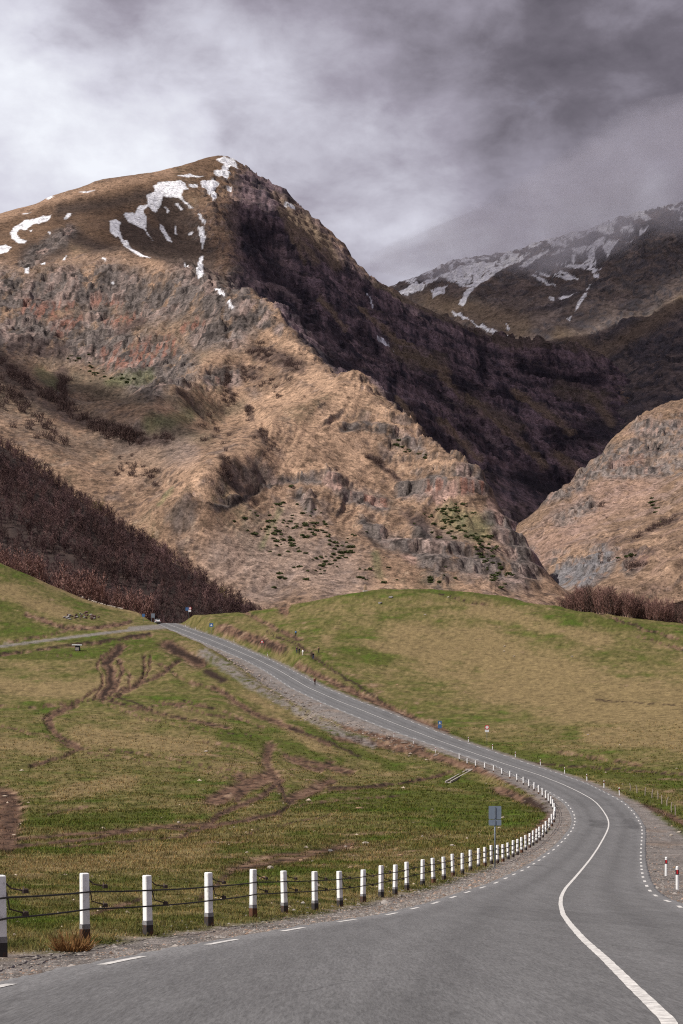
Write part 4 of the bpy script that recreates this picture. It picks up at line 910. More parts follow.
def hill_z(X, Y):
    z = _r3(X, Y)
    px = CX+X/Y*F; py = HY-z/Y*F
    rock = strokes(px, py, HROCK)
    wX = X+20*fbm(X/120, Y/120, 3, 301); wY = Y+20*fbm(X/120, Y/120, 3, 307)
    z = z+5*fbm(wX/150, wY/150, 3, 311)+5.0*ridged(wX/60+wY/140, wY/190, 3, 317, 0.4)+1.2*fbm(X/22, Y/30, 4, 321, 0.5)+0.6*fbm(X/6, Y/9, 3, 331)
    wob = 18*fbm(X/60, Y/90, 3, 337); q = (px*0.62+py*0.78+wob)/12.0
    z = z+3.8*(0.6*(1-2*np.abs(perlin(q/1.5, Y/160, 339)))+0.4*(1-2*np.abs(perlin(q*2.1, Y/160, 340))))
    for s_, a_, sd in ((20, 4.5, 1), (9, 3.2, 2), (4.5, 1.6, 3)):
        v, f, e = cells((X+s_*0.35*fbm(X/s_/1.3, Y/s_/2, 2, 333+sd))/s_, (Y+s_*0.5*fbm(X/s_/1.3+7, Y/s_/2, 2, 336+sd))/s_/1.7, sd+10)
        z = z+rock*a_*((v-0.5)*0.9+1.3*f)
    q = (z+0.1*X)/13.0; t = q-np.floor(q)
    return z+rock*0.5*13*(sst(0.25, 0.75, t)-t)
HS = Field(ucols(470, 700, 1.35, 380, 900), np.concatenate([np.linspace(960, 1960, 480), np.linspace(1966, 2250, 20)]), hill_z)
def hill_colour(fd):
    X, Y, px = fd.X, fd.Y, fd.U
    py = HY-F*blur(fd.Z, 17)/fd.Y
    zx, zy = slope_of(fd); sl = np.hypot(zx, zy)
    n1 = fbm(X/70, Y/100, 4, 341); n2 = fbm(X/20, Y/30, 4, 347); n3 = fbm(X/6, Y/10, 4, 351)
    wx = px+4*fbm(px/14, py/14, 4, 357); wy = py+4*fbm(px/14, py/14, 4, 363)
    c = mixc(np.broadcast_to(np.array((0.275, 0.183, 0.127)), X.shape+(3,)), TAN2, sst(-0.2, 0.5, n1*0.7+n2*0.6))
    sv, sf, se = cells((X+2*n3)/5.5, (Y+3*n3)/8.5, 33)
    c = c*(1-0.35*sst(0.1, 0.7, ridged(X/22+Y/60, Y/170, 3, 365)))[..., None]
    c = mixc(c, (0.075, 0.052, 0.044), 0.75*(1-sst(0.18, 0.40, se))*(sv > 0.5)*sst(-0.3, 0.3, n1+0.7*n2))
    c = mixc(c, SCREE, 0.7*sst(-0.1, 0.5, n2+0.4*n3)*strokes(wx, wy, [([(520, 560), (560, 530), (620, 500), (660, 490)], 26, 22)]))
    c = mixc(c, (0.24, 0.16, 0.125), 0.6*sst(0.0, 0.4, n2-0.3*n1))
    c = mixc(c, PINK, 0.38*strokes(wx, wy, [([(530, 560), (600, 500), (640, 490)], 14, 16), ([(560, 545), (590, 525), (612, 505), (628, 495)], 3, 6), ([(540, 560), (555, 545)], 3, 5), ([(548, 575), (560, 562)], 2.5, 3), ([(525, 545), (530, 555)], 2, 4)])*sst(-0.4, 0.2, n3+0.2))
    rk = strokes(wx, wy, HROCK); rk = np.maximum(rk*sst(-0.4, 0.15, n3+0.5*n2+0.2), 0.7*sst(1.1, 1.6, sl))
    rc = mixc(np.broadcast_to(np.array(ROCK)*1.15, X.shape+(3,)), ROCKD, sst(0.1, 0.6, n3+0.4*n2)); rc = mixc(rc, PINK, 0.6*sst(0.0, 0.5, -n3+0.3*n2))
    v1, f1, e1 = cells((X+6*n3)/12, (Y+9*n3)/22, 15); v2, f2, e2 = cells((X+2*n3)/5, (Y+3*n3)/9, 16)
    rc = rc*(0.55+0.55*v1+0.35*v2)[..., None]
    rc = mixc(rc, (0.03, 0.024, 0.022), 0.7*sst(0.58, 0.8, e2)*sst(-0.2, 0.3, n2+0.2))
    c = c*(1-rk[..., None])+rc*rk[..., None]
    c = mixc(c, (0.155, 0.15, 0.16), 0.8*strokes(wx, wy, [([(562, 580), (585, 572), (602, 558)], 10, 6)])*sst(-0.35, 0.2, n3+0.2))
    c = mixc(c, TAN, 0.7*strokes(wx, wy, [([(549, 572), (565, 556), (600, 552)], 1.5, 2)]))
    c = mixc(c, SCRUB, 0.75*strokes(wx, wy, [([(683, 515), (655, 528), (632, 540)], 2, 3), ([(628, 560), (650, 554)], 5, 4), ([(655, 500), (648, 515)], 2, 3), ([(600, 545), (640, 535)], 2, 5)])*sst(-0.4, 0.2, n3))
    c = mixc(c, RED, 0.25*strokes(wx, wy, [([(632, 566), (645, 560)], 3, 4), ([(612, 465), (640, 460)], 3, 5)]))
    return np.clip(c*(1+0.24*n3)[..., None], 0.012, 0.85)
hillside = tag(link('hillside', HS.mesh('hillside', m_mount, hill_colour(HS))), 'sunlit tan hillside with a broken crag across the gorge', 'hill', kind='structure')

# --- wooded hill on the left
R = Relief()
WD = [(-140, 345, 960), (-60, 400, 930), (0, 446, 900), (40, 471, 870), (80, 500, 850), (110, 522, 830), (150, 548, 800), (190, 574, 770), (230, 601, 742), (262, 622, 722), (285, 634, 710)]
R.line(WD, 25)
for (px, py, d) in WD: x, y, z = wpt(px, py, d); R.p += [np.array((x+25, y+60, z-25)), np.array((x+60, y+200, z-150))]
R.pts((-140, 575, 650), (0, 585, 645), (60, 606, 645), (130, 625, 650), (200, 640, 655), (260, 648, 660), (0, 520, 760), (60, 550, 735), (120, 580, 710), (180, 605, 700), (-140, 480, 780))
_r4 = R.rbf(0.01)
WH = Field(ucols(-60, 300, 3.0, -420, 420), np.linspace(640, 1100, 120), lambda X, Y: _r4(X, Y)+4*fbm(X/60, Y/60, 3, 401)+1.0*fbm(X/14, Y/14, 3, 407))
n_ = fbm(WH.X/12, WH.Y/12, 4, 411)
m_wood = terrain_mat('leaf litter', [(0.5, 0.3)], [(0.6, 0.6)])
woodhill = tag(link('hill', WH.mesh('hill', m_wood, mixc(np.broadcast_to(np.array((0.060, 0.042, 0.037)), WH.X.shape+(3,)), (0.035, 0.027, 0.026), sst(-0.4, 0.4, n_)))), 'brown hill under the leafless wood', 'hill', kind='structure')

# valley floor under everything, out to the horizon
Uv = np.linspace(-1500, 2200, 40); Dv = np.concatenate([np.linspace(560, 3800, 30), np.linspace(4500, 30000, 12)])
VF = Field(Uv, Dv, lambda X, Y: np.where(Y < 3900, 20.0, 40.0)+8*fbm(X/300, Y/300, 3, 421))
tag(link('terrain', VF.mesh('terrain', m_mount, np.broadcast_to(np.array(TAN2)*0.8, VF.X.shape+(3,)))), 'brown valley floor beyond the meadow', 'terrain', kind='structure')

# ------------------------------------------------------------------ unseen clouds above the frame, shaped to shade the mountains
def cloud_mesh(name, poly, z0, th, seed, amp=40):
    P = np.array(poly, float); c = P.mean(0)
    xs = np.linspace(P[:, 0].min()-150, P[:, 0].max()+150, 110); ys = np.linspace(P[:, 1].min()-150, P[:, 1].max()+150, 140)
    X, Y = np.meshgrid(xs, ys)
    inside = np.zeros(X.shape, bool); dist = np.full(X.shape, 1e9)
    n = len(P)
    for i in range(n):
        a, b = P[i], P[(i+1) % n]
        cond = (a[1] > Y) != (b[1] > Y)
        inside ^= cond & (X < (b[0]-a[0])*(Y-a[1])/(b[1]-a[1]+1e-9)+a[0])
        d = b-a; t = np.clip(((X-a[0])*d[0]+(Y-a[1])*d[1])/(d@d), 0, 1)
        dist = np.minimum(dist, np.hypot(X-a[0]-t*d[0], Y-a[1]-t*d[1]))
    sd = np.where(inside, dist, -dist)+18*fbm(X/110, Y/110, 4, seed)
    h = np.sqrt(np.clip(sd/180.0, 0, 1))
    top = z0+h*th*(0.75+0.5*fbm(X/220, Y/220, 4, seed+5))
    bot = z0-h*(amp*0.6+amp*1.5*fbm(X/260, Y/260, 4, seed+9)+25*fbm(X/70, Y/70, 3, seed+13))
    top = np.maximum(top, z0+0.5); bot = np.minimum(bot, z0-0.5)
    nr, nc = X.shape
    V = np.concatenate([np.stack([X, Y, top], -1).reshape(-1, 3), np.stack([X, Y, bot], -1).reshape(-1, 3)])
    cell = (sd[:-1, :-1] > 0) | (sd[1:, :-1] > 0) | (sd[:-1, 1:] > 0) | (sd[1:, 1:] > 0)
    i = np.arange(nr*nc).reshape(nr, nc); o = nr*nc
    q = np.stack([i[:-1, :-1], i[:-1, 1:], i[1:, 1:], i[1:, :-1]], -1)[cell]
    fs = [q, q[:, ::-1]+o]
    cp = np.pad(cell, 1)
    for (dj, di, a, b) in ((-1, 0, (0, 0), (0, 1)), (1, 0, (1, 1), (1, 0)), (0, -1, (1, 0), (0, 0)), (0, 1, (0, 1), (1, 1))):
        nb = cp[1+dj:nr+dj, 1+di:nc+di]
        e = cell & ~nb
        jj, ii = np.nonzero(e)
        A = i[jj+a[0], ii+a[1]]; B = i[jj+b[0], ii+b[1]]
        fs.append(np.stack([A, A+o, B+o, B], -1))
    return mesh_np(name, V, np.concatenate(fs), None, smooth=True)
m_cloud = bpy.data.materials.new('cloud vapour'); m_cloud.use_nodes = True
nt = m_cloud.node_tree; nt.nodes.remove(nt.nodes['Principled BSDF'])
pv = N(nt, 'ShaderNodeVolumePrincipled'); pv.inputs['Color'].default_value = (0.80, 0.78, 0.84, 1); pv.inputs['Density'].default_value = CLOUD_DENS
nt.links.new(pv.outputs[0], nt.nodes['Material Output'].inputs['Volume'])
me = cloud_mesh('cloud', SHADE_CLOUD_POLY, CLOUD_Z, 190, 501)  # unseen body, outline fitted to the shade wanted on the cliffs
me.materials.append(m_cloud)
cloud = tag(link('cloud', me), 'unseen grey cloud above the frame, shaped to shade the cliffs', 'cloud', kind='stuff')

me = cloud_mesh('cloud', FAR_POLY, 2540.0, 46, 511, 8)  # added out of view to dim the sun on the far slopes
me.materials.append(m_cloud)
tag(link('cloud', me), 'unseen thin cloud sheet, added to shade the far snowy mountain', 'cloud', kind='stuff')
me = cloud_mesh('cloud', [(-2120, 960), (-2010, 955), (-1935, 770), (-1905, 620), (-1905, 470), (-1960, 440), (-2030, 520), (-2100, 700)], 2500.0, 70, 521, 14)  # added out of view to darken the left hollow
me.materials.append(m_cloud)
tag(link('cloud', me), 'small unseen cloud, added to shade the lower left slopes', 'cloud', kind='stuff')
me = cloud_mesh('cloud', [(-1830, 1330), (-1740, 1400), (-1640, 1500), (-1560, 1700), (-1620, 1760), (-1740, 1700), (-1830, 1560)], 2520.0, 34, 531, 10)  # added out of view to shade the shoulder lightly
me.materials.append(m_cloud)
tag(link('cloud', me), 'thin unseen cloud, added to shade the brown mountain shoulder', 'cloud', kind='stuff')
# low cloud wrapping the far summit
def fog_mesh(name, line, rx, rz, seed):
    """closed lumpy roll of vapour along a line of world points"""
    W = densify(line, 60); n = len(W); k = 36
    V = np.zeros((n, k, 3))
    for i, c in enumerate(W):
        t = i/(n-1); e = min(1.0, 0.10+1.5*t)
        for j in range(k):
            a = 2*math.pi*j/k
            r = 1+0.35*float(fbm(np.array([i*0.22+3*math.cos(a)]), np.array([3*math.sin(a)+seed]), 4, seed)[0])
            V[i, j] = (c[0], c[1]+rx*e*r*math.cos(a), c[2]+rz*e*r*math.sin(a))
    Fc = []
    for i in range(n-1):
        for j in range(k):
            Fc.append((i*k+j, i*k+(j+1) % k, (i+1)*k+(j+1) % k, (i+1)*k+j))
    me = bpy.data.meshes.new(name); me.from_pydata(V.reshape(-1, 3).tolist(), [], Fc+[tuple(range(k))[::-1], tuple((n-1)*k+j for j in range(k))])
    for p in me.polygons: p.use_smooth = True
    return me
m_fog = bpy.data.materials.new('summit vapour'); m_fog.use_nodes = True
nt = m_fog.node_tree; nt.nodes.remove(nt.nodes['Principled BSDF'])
pv = N(nt, 'ShaderNodeVolumePrincipled'); pv.inputs['Color'].default_value = (0.93, 0.92, 0.96, 1); 
_fc = coords(nt); _fn = noise(nt, _fc, 0.006, 5, 0.6, 0.4)
nt.links.new(maprange(nt, _fn, 0.40, 0.62, 0.0, FOG_DENS), pv.inputs['Density'])
nt.links.new(pv.outputs[0], nt.nodes['Material Output'].inputs['Volume'])
me = fog_mesh('cloud', FOG_LINE, 380, 120, 541); me.materials.append(m_fog)
tag(link('cloud', me), 'low grey cloud wrapped round the far snowy summit', 'cloud', kind='stuff')
# ------------------------------------------------------------------ vegetation
def ribbons_mesh(segs, seed=0):
    """segs: list of (p0, p1, w0, w1); every one becomes a thin tapered quad of random facing"""
    r = np.random.RandomState(seed)
    A = np.array([s[0] for s in segs]); B = np.array([s[1] for s in segs]); w0 = np.array([s[2] for s in segs]); w1 = np.array([s[3] for s in segs])
    t = B-A; q = r.randn(len(segs), 3); n = np.cross(t, q); n /= np.linalg.norm(n, axis=1)[:, None]+1e-9
    V = np.stack([A-n*w0[:, None]/2, A+n*w0[:, None]/2, B+n*w1[:, None]/2, B-n*w1[:, None]/2], 1).reshape(-1, 3)
    Fc = np.arange(len(V)).reshape(-1, 4)
    return V, Fc
def grow(rs, base, dirv, length, w, depth, out, spread=0.55, up=0.25, kids=3):
    steps = 3; p = np.array(base, float); d = np.array(dirv, float)
    pts = [p]
    for i in range(steps):
        d = d+rs.randn(3)*0.13+np.array((0, 0, up*0.2)); d /= np.linalg.norm(d)
        q = p+d*length/steps
        out.append((p, q, w*(1-0.25*i/steps), w*(1-0.25*(i+1)/steps)))
        p = q; pts.append(p)
    if depth <= 0: return
    for k in range(kids):
        a = pts[1+(k % steps)] if k < kids-1 else pts[-1]
        nd = d+rs.randn(3)*spread+np.array((0, 0, up)); nd /= np.linalg.norm(nd)
        grow(rs, a, nd, length*rs.uniform(0.55, 0.8), w*0.62, depth-1, out, spread, up, kids)
def bare_tree(seed, h, w, kids=4, depth=3, spread=0.5, up=0.35, stems=1):
    """trunk segments, twig segments of a leafless tree h metres tall"""
    rs = np.random.RandomState(seed); trunk = []; twigs = []
    for s in range(stems):
        b = np.array((rs.uniform(-.3, .3)*(stems > 1)*w, rs.uniform(-.3, .3)*(stems > 1)*w, -0.5)); p = b; d = np.array((rs.randn()*0.08*(1+stems*0.3), rs.randn()*0.08*(1+stems*0.3), 1.0))
        n = 6; L = h*rs.uniform(0.7, 0.95)
        for i in range(n):
            d = d+np.array((rs.randn()*0.07, rs.randn()*0.07, 0.05)); d /= np.linalg.norm(d)
            q = p+d*L/n
            ww = 0.30*h/9*(1-i/n*0.8)/math.sqrt(stems)
            trunk.append((p, q, ww, ww*0.85))
            if i >= 1:
                for k in range(kids):
                    a = rs.uniform(0, 2*math.pi); nd = np.array((math.cos(a), math.sin(a), rs.uniform(0.3, 1.1)))*np.array((w/h*2.2, w/h*2.2, 1)); nd /= np.linalg.norm(nd)
                    grow(rs, p+(q-p)*rs.rand(), nd, h*rs.uniform(0.16, 0.26)*(1.15-i/n*0.5), 0.11*h/9, depth-2, twigs, spread, up, 3)
            p = q
    return trunk, twigs

m_twig = tint_mat('bare twigs', 0.9, 0.8, 0.25)
m_bark = plain('bark', (0.10, 0.072, 0.062), 0.9, 3.0, 0.3)
m_twig_red = plain('reddish twigs', (0.205, 0.112, 0.095), 0.85, 0.6, 0.4)
m_twig_dark = plain('brown twigs', (0.085, 0.055, 0.047), 0.9, 0.5, 0.35)
m_twig_olive = plain('budding twigs', (0.20, 0.155, 0.05), 0.9, 0.5, 0.3)
m_twig_scrub = plain('scrub twigs', (0.115, 0.076, 0.066), 0.9, 0.3, 0.35)
m_needle = plain('juniper needles', (0.066, 0.080, 0.028), 0.8, 0.5, 0.4)

# the wood: one mass of leafless trees on the left hill
rs = np.random.RandomState(5)
protos = []
for k in range(5):
    tr, tw = bare_tree(600+k, 9.5, 5.6, 5, 3, 0.55, 0.4)
    V, Fc = ribbons_mesh([(a, b, c*1.5, d*1.7) for a, b, c, d in tr+tw], k); protos.append(V)
AV, AC = [], []
cnt = 0
for _ in range(9000):
    Y = rs.uniform(635, 960); X = rs.uniform(-330, -20)
    u = CX+X/Y*F
    if u < -90 or u > 290: continue
    lim = np.interp(u, [p[0] for p in WD], [p[2] for p in WD])+14
    if Y > lim: continue
    if rs.rand() > 0.92: continue
    z = float(WH.at(X, Y)); 
    V = protos[rs.randint(5)]
    s = rs.uniform(0.7, 1.15)*(0.8+0.35*float(fbm(np.array([X/40]), np.array([Y/40]), 2, 611)[0])); a = rs.uniform(0, 6.28)
    R2 = np.array(((math.cos(a), -math.sin(a), 0), (math.sin(a), math.cos(a), 0), (0, 0, 1)))
    AV.append(V@R2.T*s+np.array((X, Y, z)))
    b = rs.uniform(0.5, 1.45); hue = rs.rand()
    col = np.array((0.100, 0.064, 0.058))*(1-hue)+np.array((0.072, 0.048, 0.050))*hue
    g = np.clip(float(fbm(np.array([X/30]), np.array([Y/30]), 3, 617)[0])*0.9+1, 0.6, 1.5)
    AC.append(np.broadcast_to(col*b*g*np.array((1.22, 1.12, 1.12)), V.shape)); cnt += 1
V = np.concatenate(AV); 
wood = tag(link('forest', mesh_np('forest', V, np.arange(len(V)).reshape(-1, 4), m_twig, smooth=False, col=np.concatenate(AC))), 'dark leafless wood covering the left hill', 'forest', kind='stuff')

def tree_thing(name, seed, h, w, mt, label, cat, group, kids=4, stems=1, spread=0.5, up=0.35, depth=3, thick=1.0):
    root = empty(name, (0, 0, 0)); tag(root, label, cat, group)
    tr, tw = bare_tree(seed, h, w, kids, depth, spread, up, stems)
    n = len(tr)//stems
    for s in range(stems):
        q = tr[s*n:(s+1)*n]; b = MB(); b.tube([t[0] for t in q]+[q[-1][1]], [t[2]/2 for t in q]+[q[-1][3]/2], 5)
        b.build('trunk' if stems == 1 else 'stem', m_bark, root, True)
    V, Fc = ribbons_mesh([(a, b, c*thick, d*thick) for a, b, c, d in tw], seed+1); link('crown', mesh_np('crown', V, Fc, mt, smooth=False), root)
    return root
def spread_copies(protos, spots):
    """first use moves the prototypes themselves, then copies of them"""
    used = set()
    for i, (loc, rz, sc) in enumerate(spots):
        k = i % len(protos)
        o = protos[k] if k not in used else copy_tree(protos[k])
        used.add(k)
        o.location = loc; o.rotation_euler = (0, 0, rz); o.scale = (sc,)*3

# reddish trees along the lower edge of the wood
spots = []
for i in range(170):
    u = rs.uniform(-45, 152); Y = rs.uniform(583, 618) if i < 110 else rs.uniform(618, 672)
    X = (u-CX)/F*Y
    z = float(G.at(X, Y))-0.3 if Y < 641 else max(float(G.at(X, min(Y, 664))), float(WH.at(X, Y)))-0.3
    spots.append(((X, Y, z), rs.uniform(0, 6.28), rs.uniform(0.85, 1.35)))
pr = [tree_thing('bare_tree', 700+k, 9.0, 4.0, m_twig_red, 'slender reddish leafless tree at the lower edge of the dark wood', 'tree', 'reddish trees edging the wood', 6, 1, 0.45, 0.5, 3, 2.0) for k in range(4)]
spread_copies(pr, spots)
# budding trees standing out of the wood
for (u, py, lab) in ((100, 508, 'olive budding tree highest up in the dark wood'), (150, 545, 'pale green budding tree in the middle of the dark wood'), (222, 600, 'yellowish budding tree near the tip of the dark wood')):
    q = WH.hit(u, py+2)
    t = tree_thing('budding_tree', int(700+u), 7.5, 4.5, m_twig_olive, lab, 'tree', None, 5, 2)
    t.location = (q.x, q.y-4, float(WH.at(q.x, max(641, q.y-4))))
    t.scale = (1.15,)*3
# thicket along the right crest
spots = []
for i in range(92):
    u = 562+ (i+rs.uniform(-.5, .5))*1.75
    cy = float(np.interp(u, [c[0] for c in crest], [c[2] for c in crest]))
    Y = cy+rs.uniform(1, 16); X = (u-CX)/F*Y
    k = 0.85+0.55*sst(562, 578, np.array(u))-0.25*sst(625, 690, np.array(u)) 
    spots.append(((X, Y, float(G.at(X, Y))-0.3), rs.uniform(0, 6.28), float(k)*rs.uniform(0.8, 1.15)))
pr = [tree_thing('willow_thicket', 740+k, 6.6, 2.4, (m_twig_red, m_twig_red, m_twig_dark)[k % 3], 'upright leafless russet willow in the thicket along the right crest', 'shrub', 'russet willows along the meadow crest', 5, 4, 0.28, 0.8) for k in range(5)]
spread_copies(pr, spots)

# dark green junipers and leafless scrub on the mountain face
def juniper_mesh(seed):
    r = np.random.RandomState(seed); T = []
    for c in range(5):
        cx, cy, s = r.uniform(-1, 1), r.uniform(-0.7, 0.7), r.uniform(0.5, 0.9)
        for i in range(80):
            v = r.randn(3); v /= np.linalg.norm(v); v *= r.rand()**0.3
            p = np.array((cx, cy, 0.25))+v*np.array((s, s, 0.75*s)); p[2] = abs(p[2])
            a = r.randn(3)*0.17; b = r.randn(3)*0.17
            T.append((p-a, p+a*0.4+b, p+b*-0.6+np.array((0, 0, 0.2))))
    V = np.array(T).reshape(-1, 3)
    return mesh_np('juniper', V, np.arange(len(V)).reshape(-1, 3), m_needle, smooth=False)
def scatter(fd, name, meshes, pix, label, cat, group, smin, smax, flat=1.0):
    used = 0
    for i, (px, py) in enumerate(pix):
        q = fd.hit(px, py, 960)
        if q.y > 2700: continue
        o = link(name, meshes[i % len(meshes)])
        o.location = q; s = rs.uniform(smin, smax); o.scale = (s*rs.uniform(0.9, 1.4), s, s*flat*rs.uniform(0.8, 1.1)); o.rotation_euler = (0, 0, rs.uniform(-0.6, 0.6))
        tag(o, label, cat, group); used += 1
def cloudpts(lst):
    out = []
    for (cx, cy, rx, ry, n, ang) in lst:
        ca, sa = math.cos(ang), math.sin(ang)
        for _ in range(n):
            a, b = rs.randn()*rx*0.55, rs.randn()*ry*0.55
            out.append((cx+a*ca-b*sa, cy+a*sa+b*ca))
    return out
jun = [juniper_mesh(800+k) for k in range(4)]
pts = [(250, 511), (248, 531), (255, 513), (268, 535), (270, 552), (284, 503), (290, 487), (292, 486), (278, 505), (277, 546), (279, 574), (281, 578), (285, 579), (275, 588), (299, 567), (301, 567), (306, 580), (322, 558), (331, 557), (334, 555), (335, 561), (316, 571), (337, 567), (326, 562), (341, 553), (330, 535), (352, 535), (355, 536)]
pts += cloudpts([(300, 525, 34, 16, 34, 0.1), (292, 545, 20, 14, 20, 0), (330, 558, 26, 12, 26, -0.4), (322, 530, 16, 6, 10, 0.2), (345, 548, 12, 6, 8, 0.2), (455, 525, 30, 18, 58, 0.5), (448, 512, 8, 10, 14, 0.8), (480, 545, 16, 10, 22, 0.5), (487, 560, 10, 12, 16, 1), (500, 575, 14, 10, 14, 0.4), (375, 570, 30, 12, 10, 0), (400, 445, 14, 6, 8, 0.5), (420, 455, 10, 5, 5, 0.3), (440, 580, 20, 8, 8, 0), (258, 525, 20, 14, 10, 0.3), (95, 372, 16, 8, 12, 0.1), (120, 380, 22, 4, 12, 0), (75, 358, 12, 5, 6, 0)])
pts = [p for p in pts if p[1] < 590]
scatter(MT, 'juniper', jun, pts, 'dark green juniper clump scattered on the tan mountain face', 'shrub', 'junipers on the mountain face', 0.55, 1.5, 1.2)
pts = cloudpts([(655, 508, 3, 10, 7, -0.6), (628, 556, 10, 3, 6, 0)])
scatter(HS, 'juniper', jun, pts, 'dark green juniper clump on the right hand gorge side', 'shrub', 'junipers on the gorge side', 1.0, 1.9)
def scrub_mesh(seed):
    r = np.random.RandomState(seed); out = []
    for s in range(16):
        b = np.array((r.uniform(-1, 1), r.uniform(-.8, .8), 0)); d = np.array((r.randn()*0.4, r.randn()*0.4, 1.0)); d /= np.linalg.norm(d)
        grow(r, b, d, r.uniform(1.0, 1.8), 0.16, 1, out, 0.6, 0.2, 4)
    V, Fc = ribbons_mesh(out, seed)
    return mesh_np('bare_shrub', V, Fc, m_twig_scrub, smooth=False)
scr = [scrub_mesh(840+k) for k in range(4)]
pts = cloudpts([(262, 352, 16, 6, 34, 0.35), (290, 365, 12, 5, 14, 0.3), (226, 385, 3, 18, 22, 0.1), (232, 400, 4, 6, 8, 0.3), (248, 413, 5, 7, 12, 0.3), (262, 435, 6, 8, 10, 0.2), (225, 470, 6, 14, 22, 0.15), (246, 375, 10, 10, 16, 0), (275, 385, 18, 12, 12, 0), (215, 430, 16, 18, 12, 0),
    (128, 470, 14, 16, 16, 0.2), (150, 478, 12, 14, 10, 0), (140, 440, 20, 6, 16, 0.1), (120, 430, 14, 5, 14, 0.2), (165, 440, 10, 6, 8, 0), (270, 450, 8, 6, 8, 0), (380, 466, 16, 4, 18, 0.6), (415, 518, 12, 5, 14, 0.5), (300, 505, 20, 10, 6, 0), (190, 450, 16, 10, 6, 0), (330, 430, 24, 14, 8, 0)])
pts = pts[:246]
scatter(MT, 'bare_shrub', scr, pts, 'brown leafless shrub dotted over the sunlit mountain slope', 'shrub', 'leafless shrubs on the mountain face', 1.0, 2.0)
pts = cloudpts([(655, 528, 24, 3, 26, -0.5), (635, 565, 12, 5, 10, 0), (610, 560, 14, 6, 6, 0), (600, 510, 30, 14, 8, 0)])
scatter(HS, 'bare_shrub', scr, pts, 'brown leafless shrub on the right hand gorge side', 'shrub', 'leafless shrubs on the gorge side', 1.0, 1.9)
# taller leafless scrub choking the dark hollow at the left foot
pts = cloudpts([(20, 380, 22, 5, 30, 0.65), (60, 405, 20, 6, 30, 0.6), (100, 428, 20, 6, 26, 0.4), (62, 385, 5, 16, 20, 0), (130, 438, 14, 5, 16, 0.3), (10, 400, 16, 14, 24, 0), (40, 430, 20, 12, 20, 0.4)])
AV = []
for i, (px, py) in enumerate(pts):
    q = MT.hit(px, py, 960); me = scr[i % 4]
    co = np.empty(len(me.vertices)*3); me.vertices.foreach_get('co', co); AV.append(co.reshape(-1, 3)*rs.uniform(2.0, 3.2)+np.array(q))
V = np.concatenate(AV)
tag(link('thicket', mesh_np('thicket', V, np.arange(len(V)).reshape(-1, 4), m_twig_scrub, smooth=False)), 'dark leafless scrub filling the shaded hollow above the wood', 'thicket', kind='stuff')
# ------------------------------------------------------------------ things along the road
ORD = ['first', 'second', 'third', 'fourth', 'fifth', 'sixth', 'seventh', 'eighth', 'ninth', 'tenth', 'eleventh', 'twelfth', 'thirteenth', 'fourteenth', 'fifteenth', 'sixteenth', 'seventeenth', 'eighteenth', 'nineteenth', 'twentieth']
def ordinal(n):
    if n <= 20: return ORD[n-1]
    t = {2: 'twenty', 3: 'thirty', 4: 'forty', 5: 'fifty', 6: 'sixty'}[n//10]
    return {2: 'twentieth', 3: 'thirtieth', 4: 'fortieth', 5: 'fiftieth', 6: 'sixtieth'}[n//10] if n % 10 == 0 else t+'-'+ORD[n % 10-1]
def on_row(px, py):
    d = d_of_y(py); X = (px-CX)/F*d
    return Vector((X, d, float(G.at(X, d))))

def post_paint():
    m, nt, b = new_mat('weathered white paint', 0.65, 0.3)
    co = coords(nt)
    off = N(nt, 'ShaderNodeVectorMath', operation='ADD'); nt.links.new(co, off.inputs[0]); rv = math_n(nt, 'MULTIPLY', N(nt, 'ShaderNodeObjectInfo').outputs['Random'], 37.0); nt.links.new(rv, off.inputs[1]); co = off.outputs[0]
    a = maprange(nt, noise(nt, co, 14.0, 7, 0.75), 0.54, 0.68, 0.0, 1.0)
    c = mixn(nt, a, (0.88, 0.88, 0.88), (0.52, 0.50, 0.47))
    c = mul(nt, c, maprange(nt, noise(nt, co, 3.0, 5, 0.7), 0.3, 0.7, 0.88, 1.08))
    nt.links.new(c, b.inputs['Base Color'])
    bump(nt, b, noise(nt, co, 30, 5, 0.6), 0.5, 0.004)
    return m
def post_base():
    m, nt, b = new_mat('dirty concrete base', 0.9, 0.1)
    co = coords(nt)
    c = mixn(nt, maprange(nt, math_n(nt, 'ADD', noise(nt, co, 9.0, 6, 0.7), math_n(nt, 'MULTIPLY', math_n(nt, 'SUBTRACT', N(nt, 'ShaderNodeObjectInfo').outputs['Random'], 0.5), 0.35)), 0.40, 0.62, 0.0, 1.0), (0.050, 0.046, 0.046), (0.13, 0.060, 0.034))
    nt.links.new(c, b.inputs['Base Color']); bump(nt, b, noise(nt, co, 24, 6, 0.7), 0.6, 0.01)
    return m
m_white = post_paint(); m_base = post_base()
m_grey_band = plain('grey concrete', (0.23, 0.225, 0.23), 0.9, 20, 0.3, (30, 0.006))
m_cable = plain('black cable', (0.018, 0.016, 0.017), 0.6, 20, 0.3)
m_iron = plain('rusty iron', (0.055, 0.038, 0.032), 0.7, 20, 0.4, None, 0.4, 0.3)

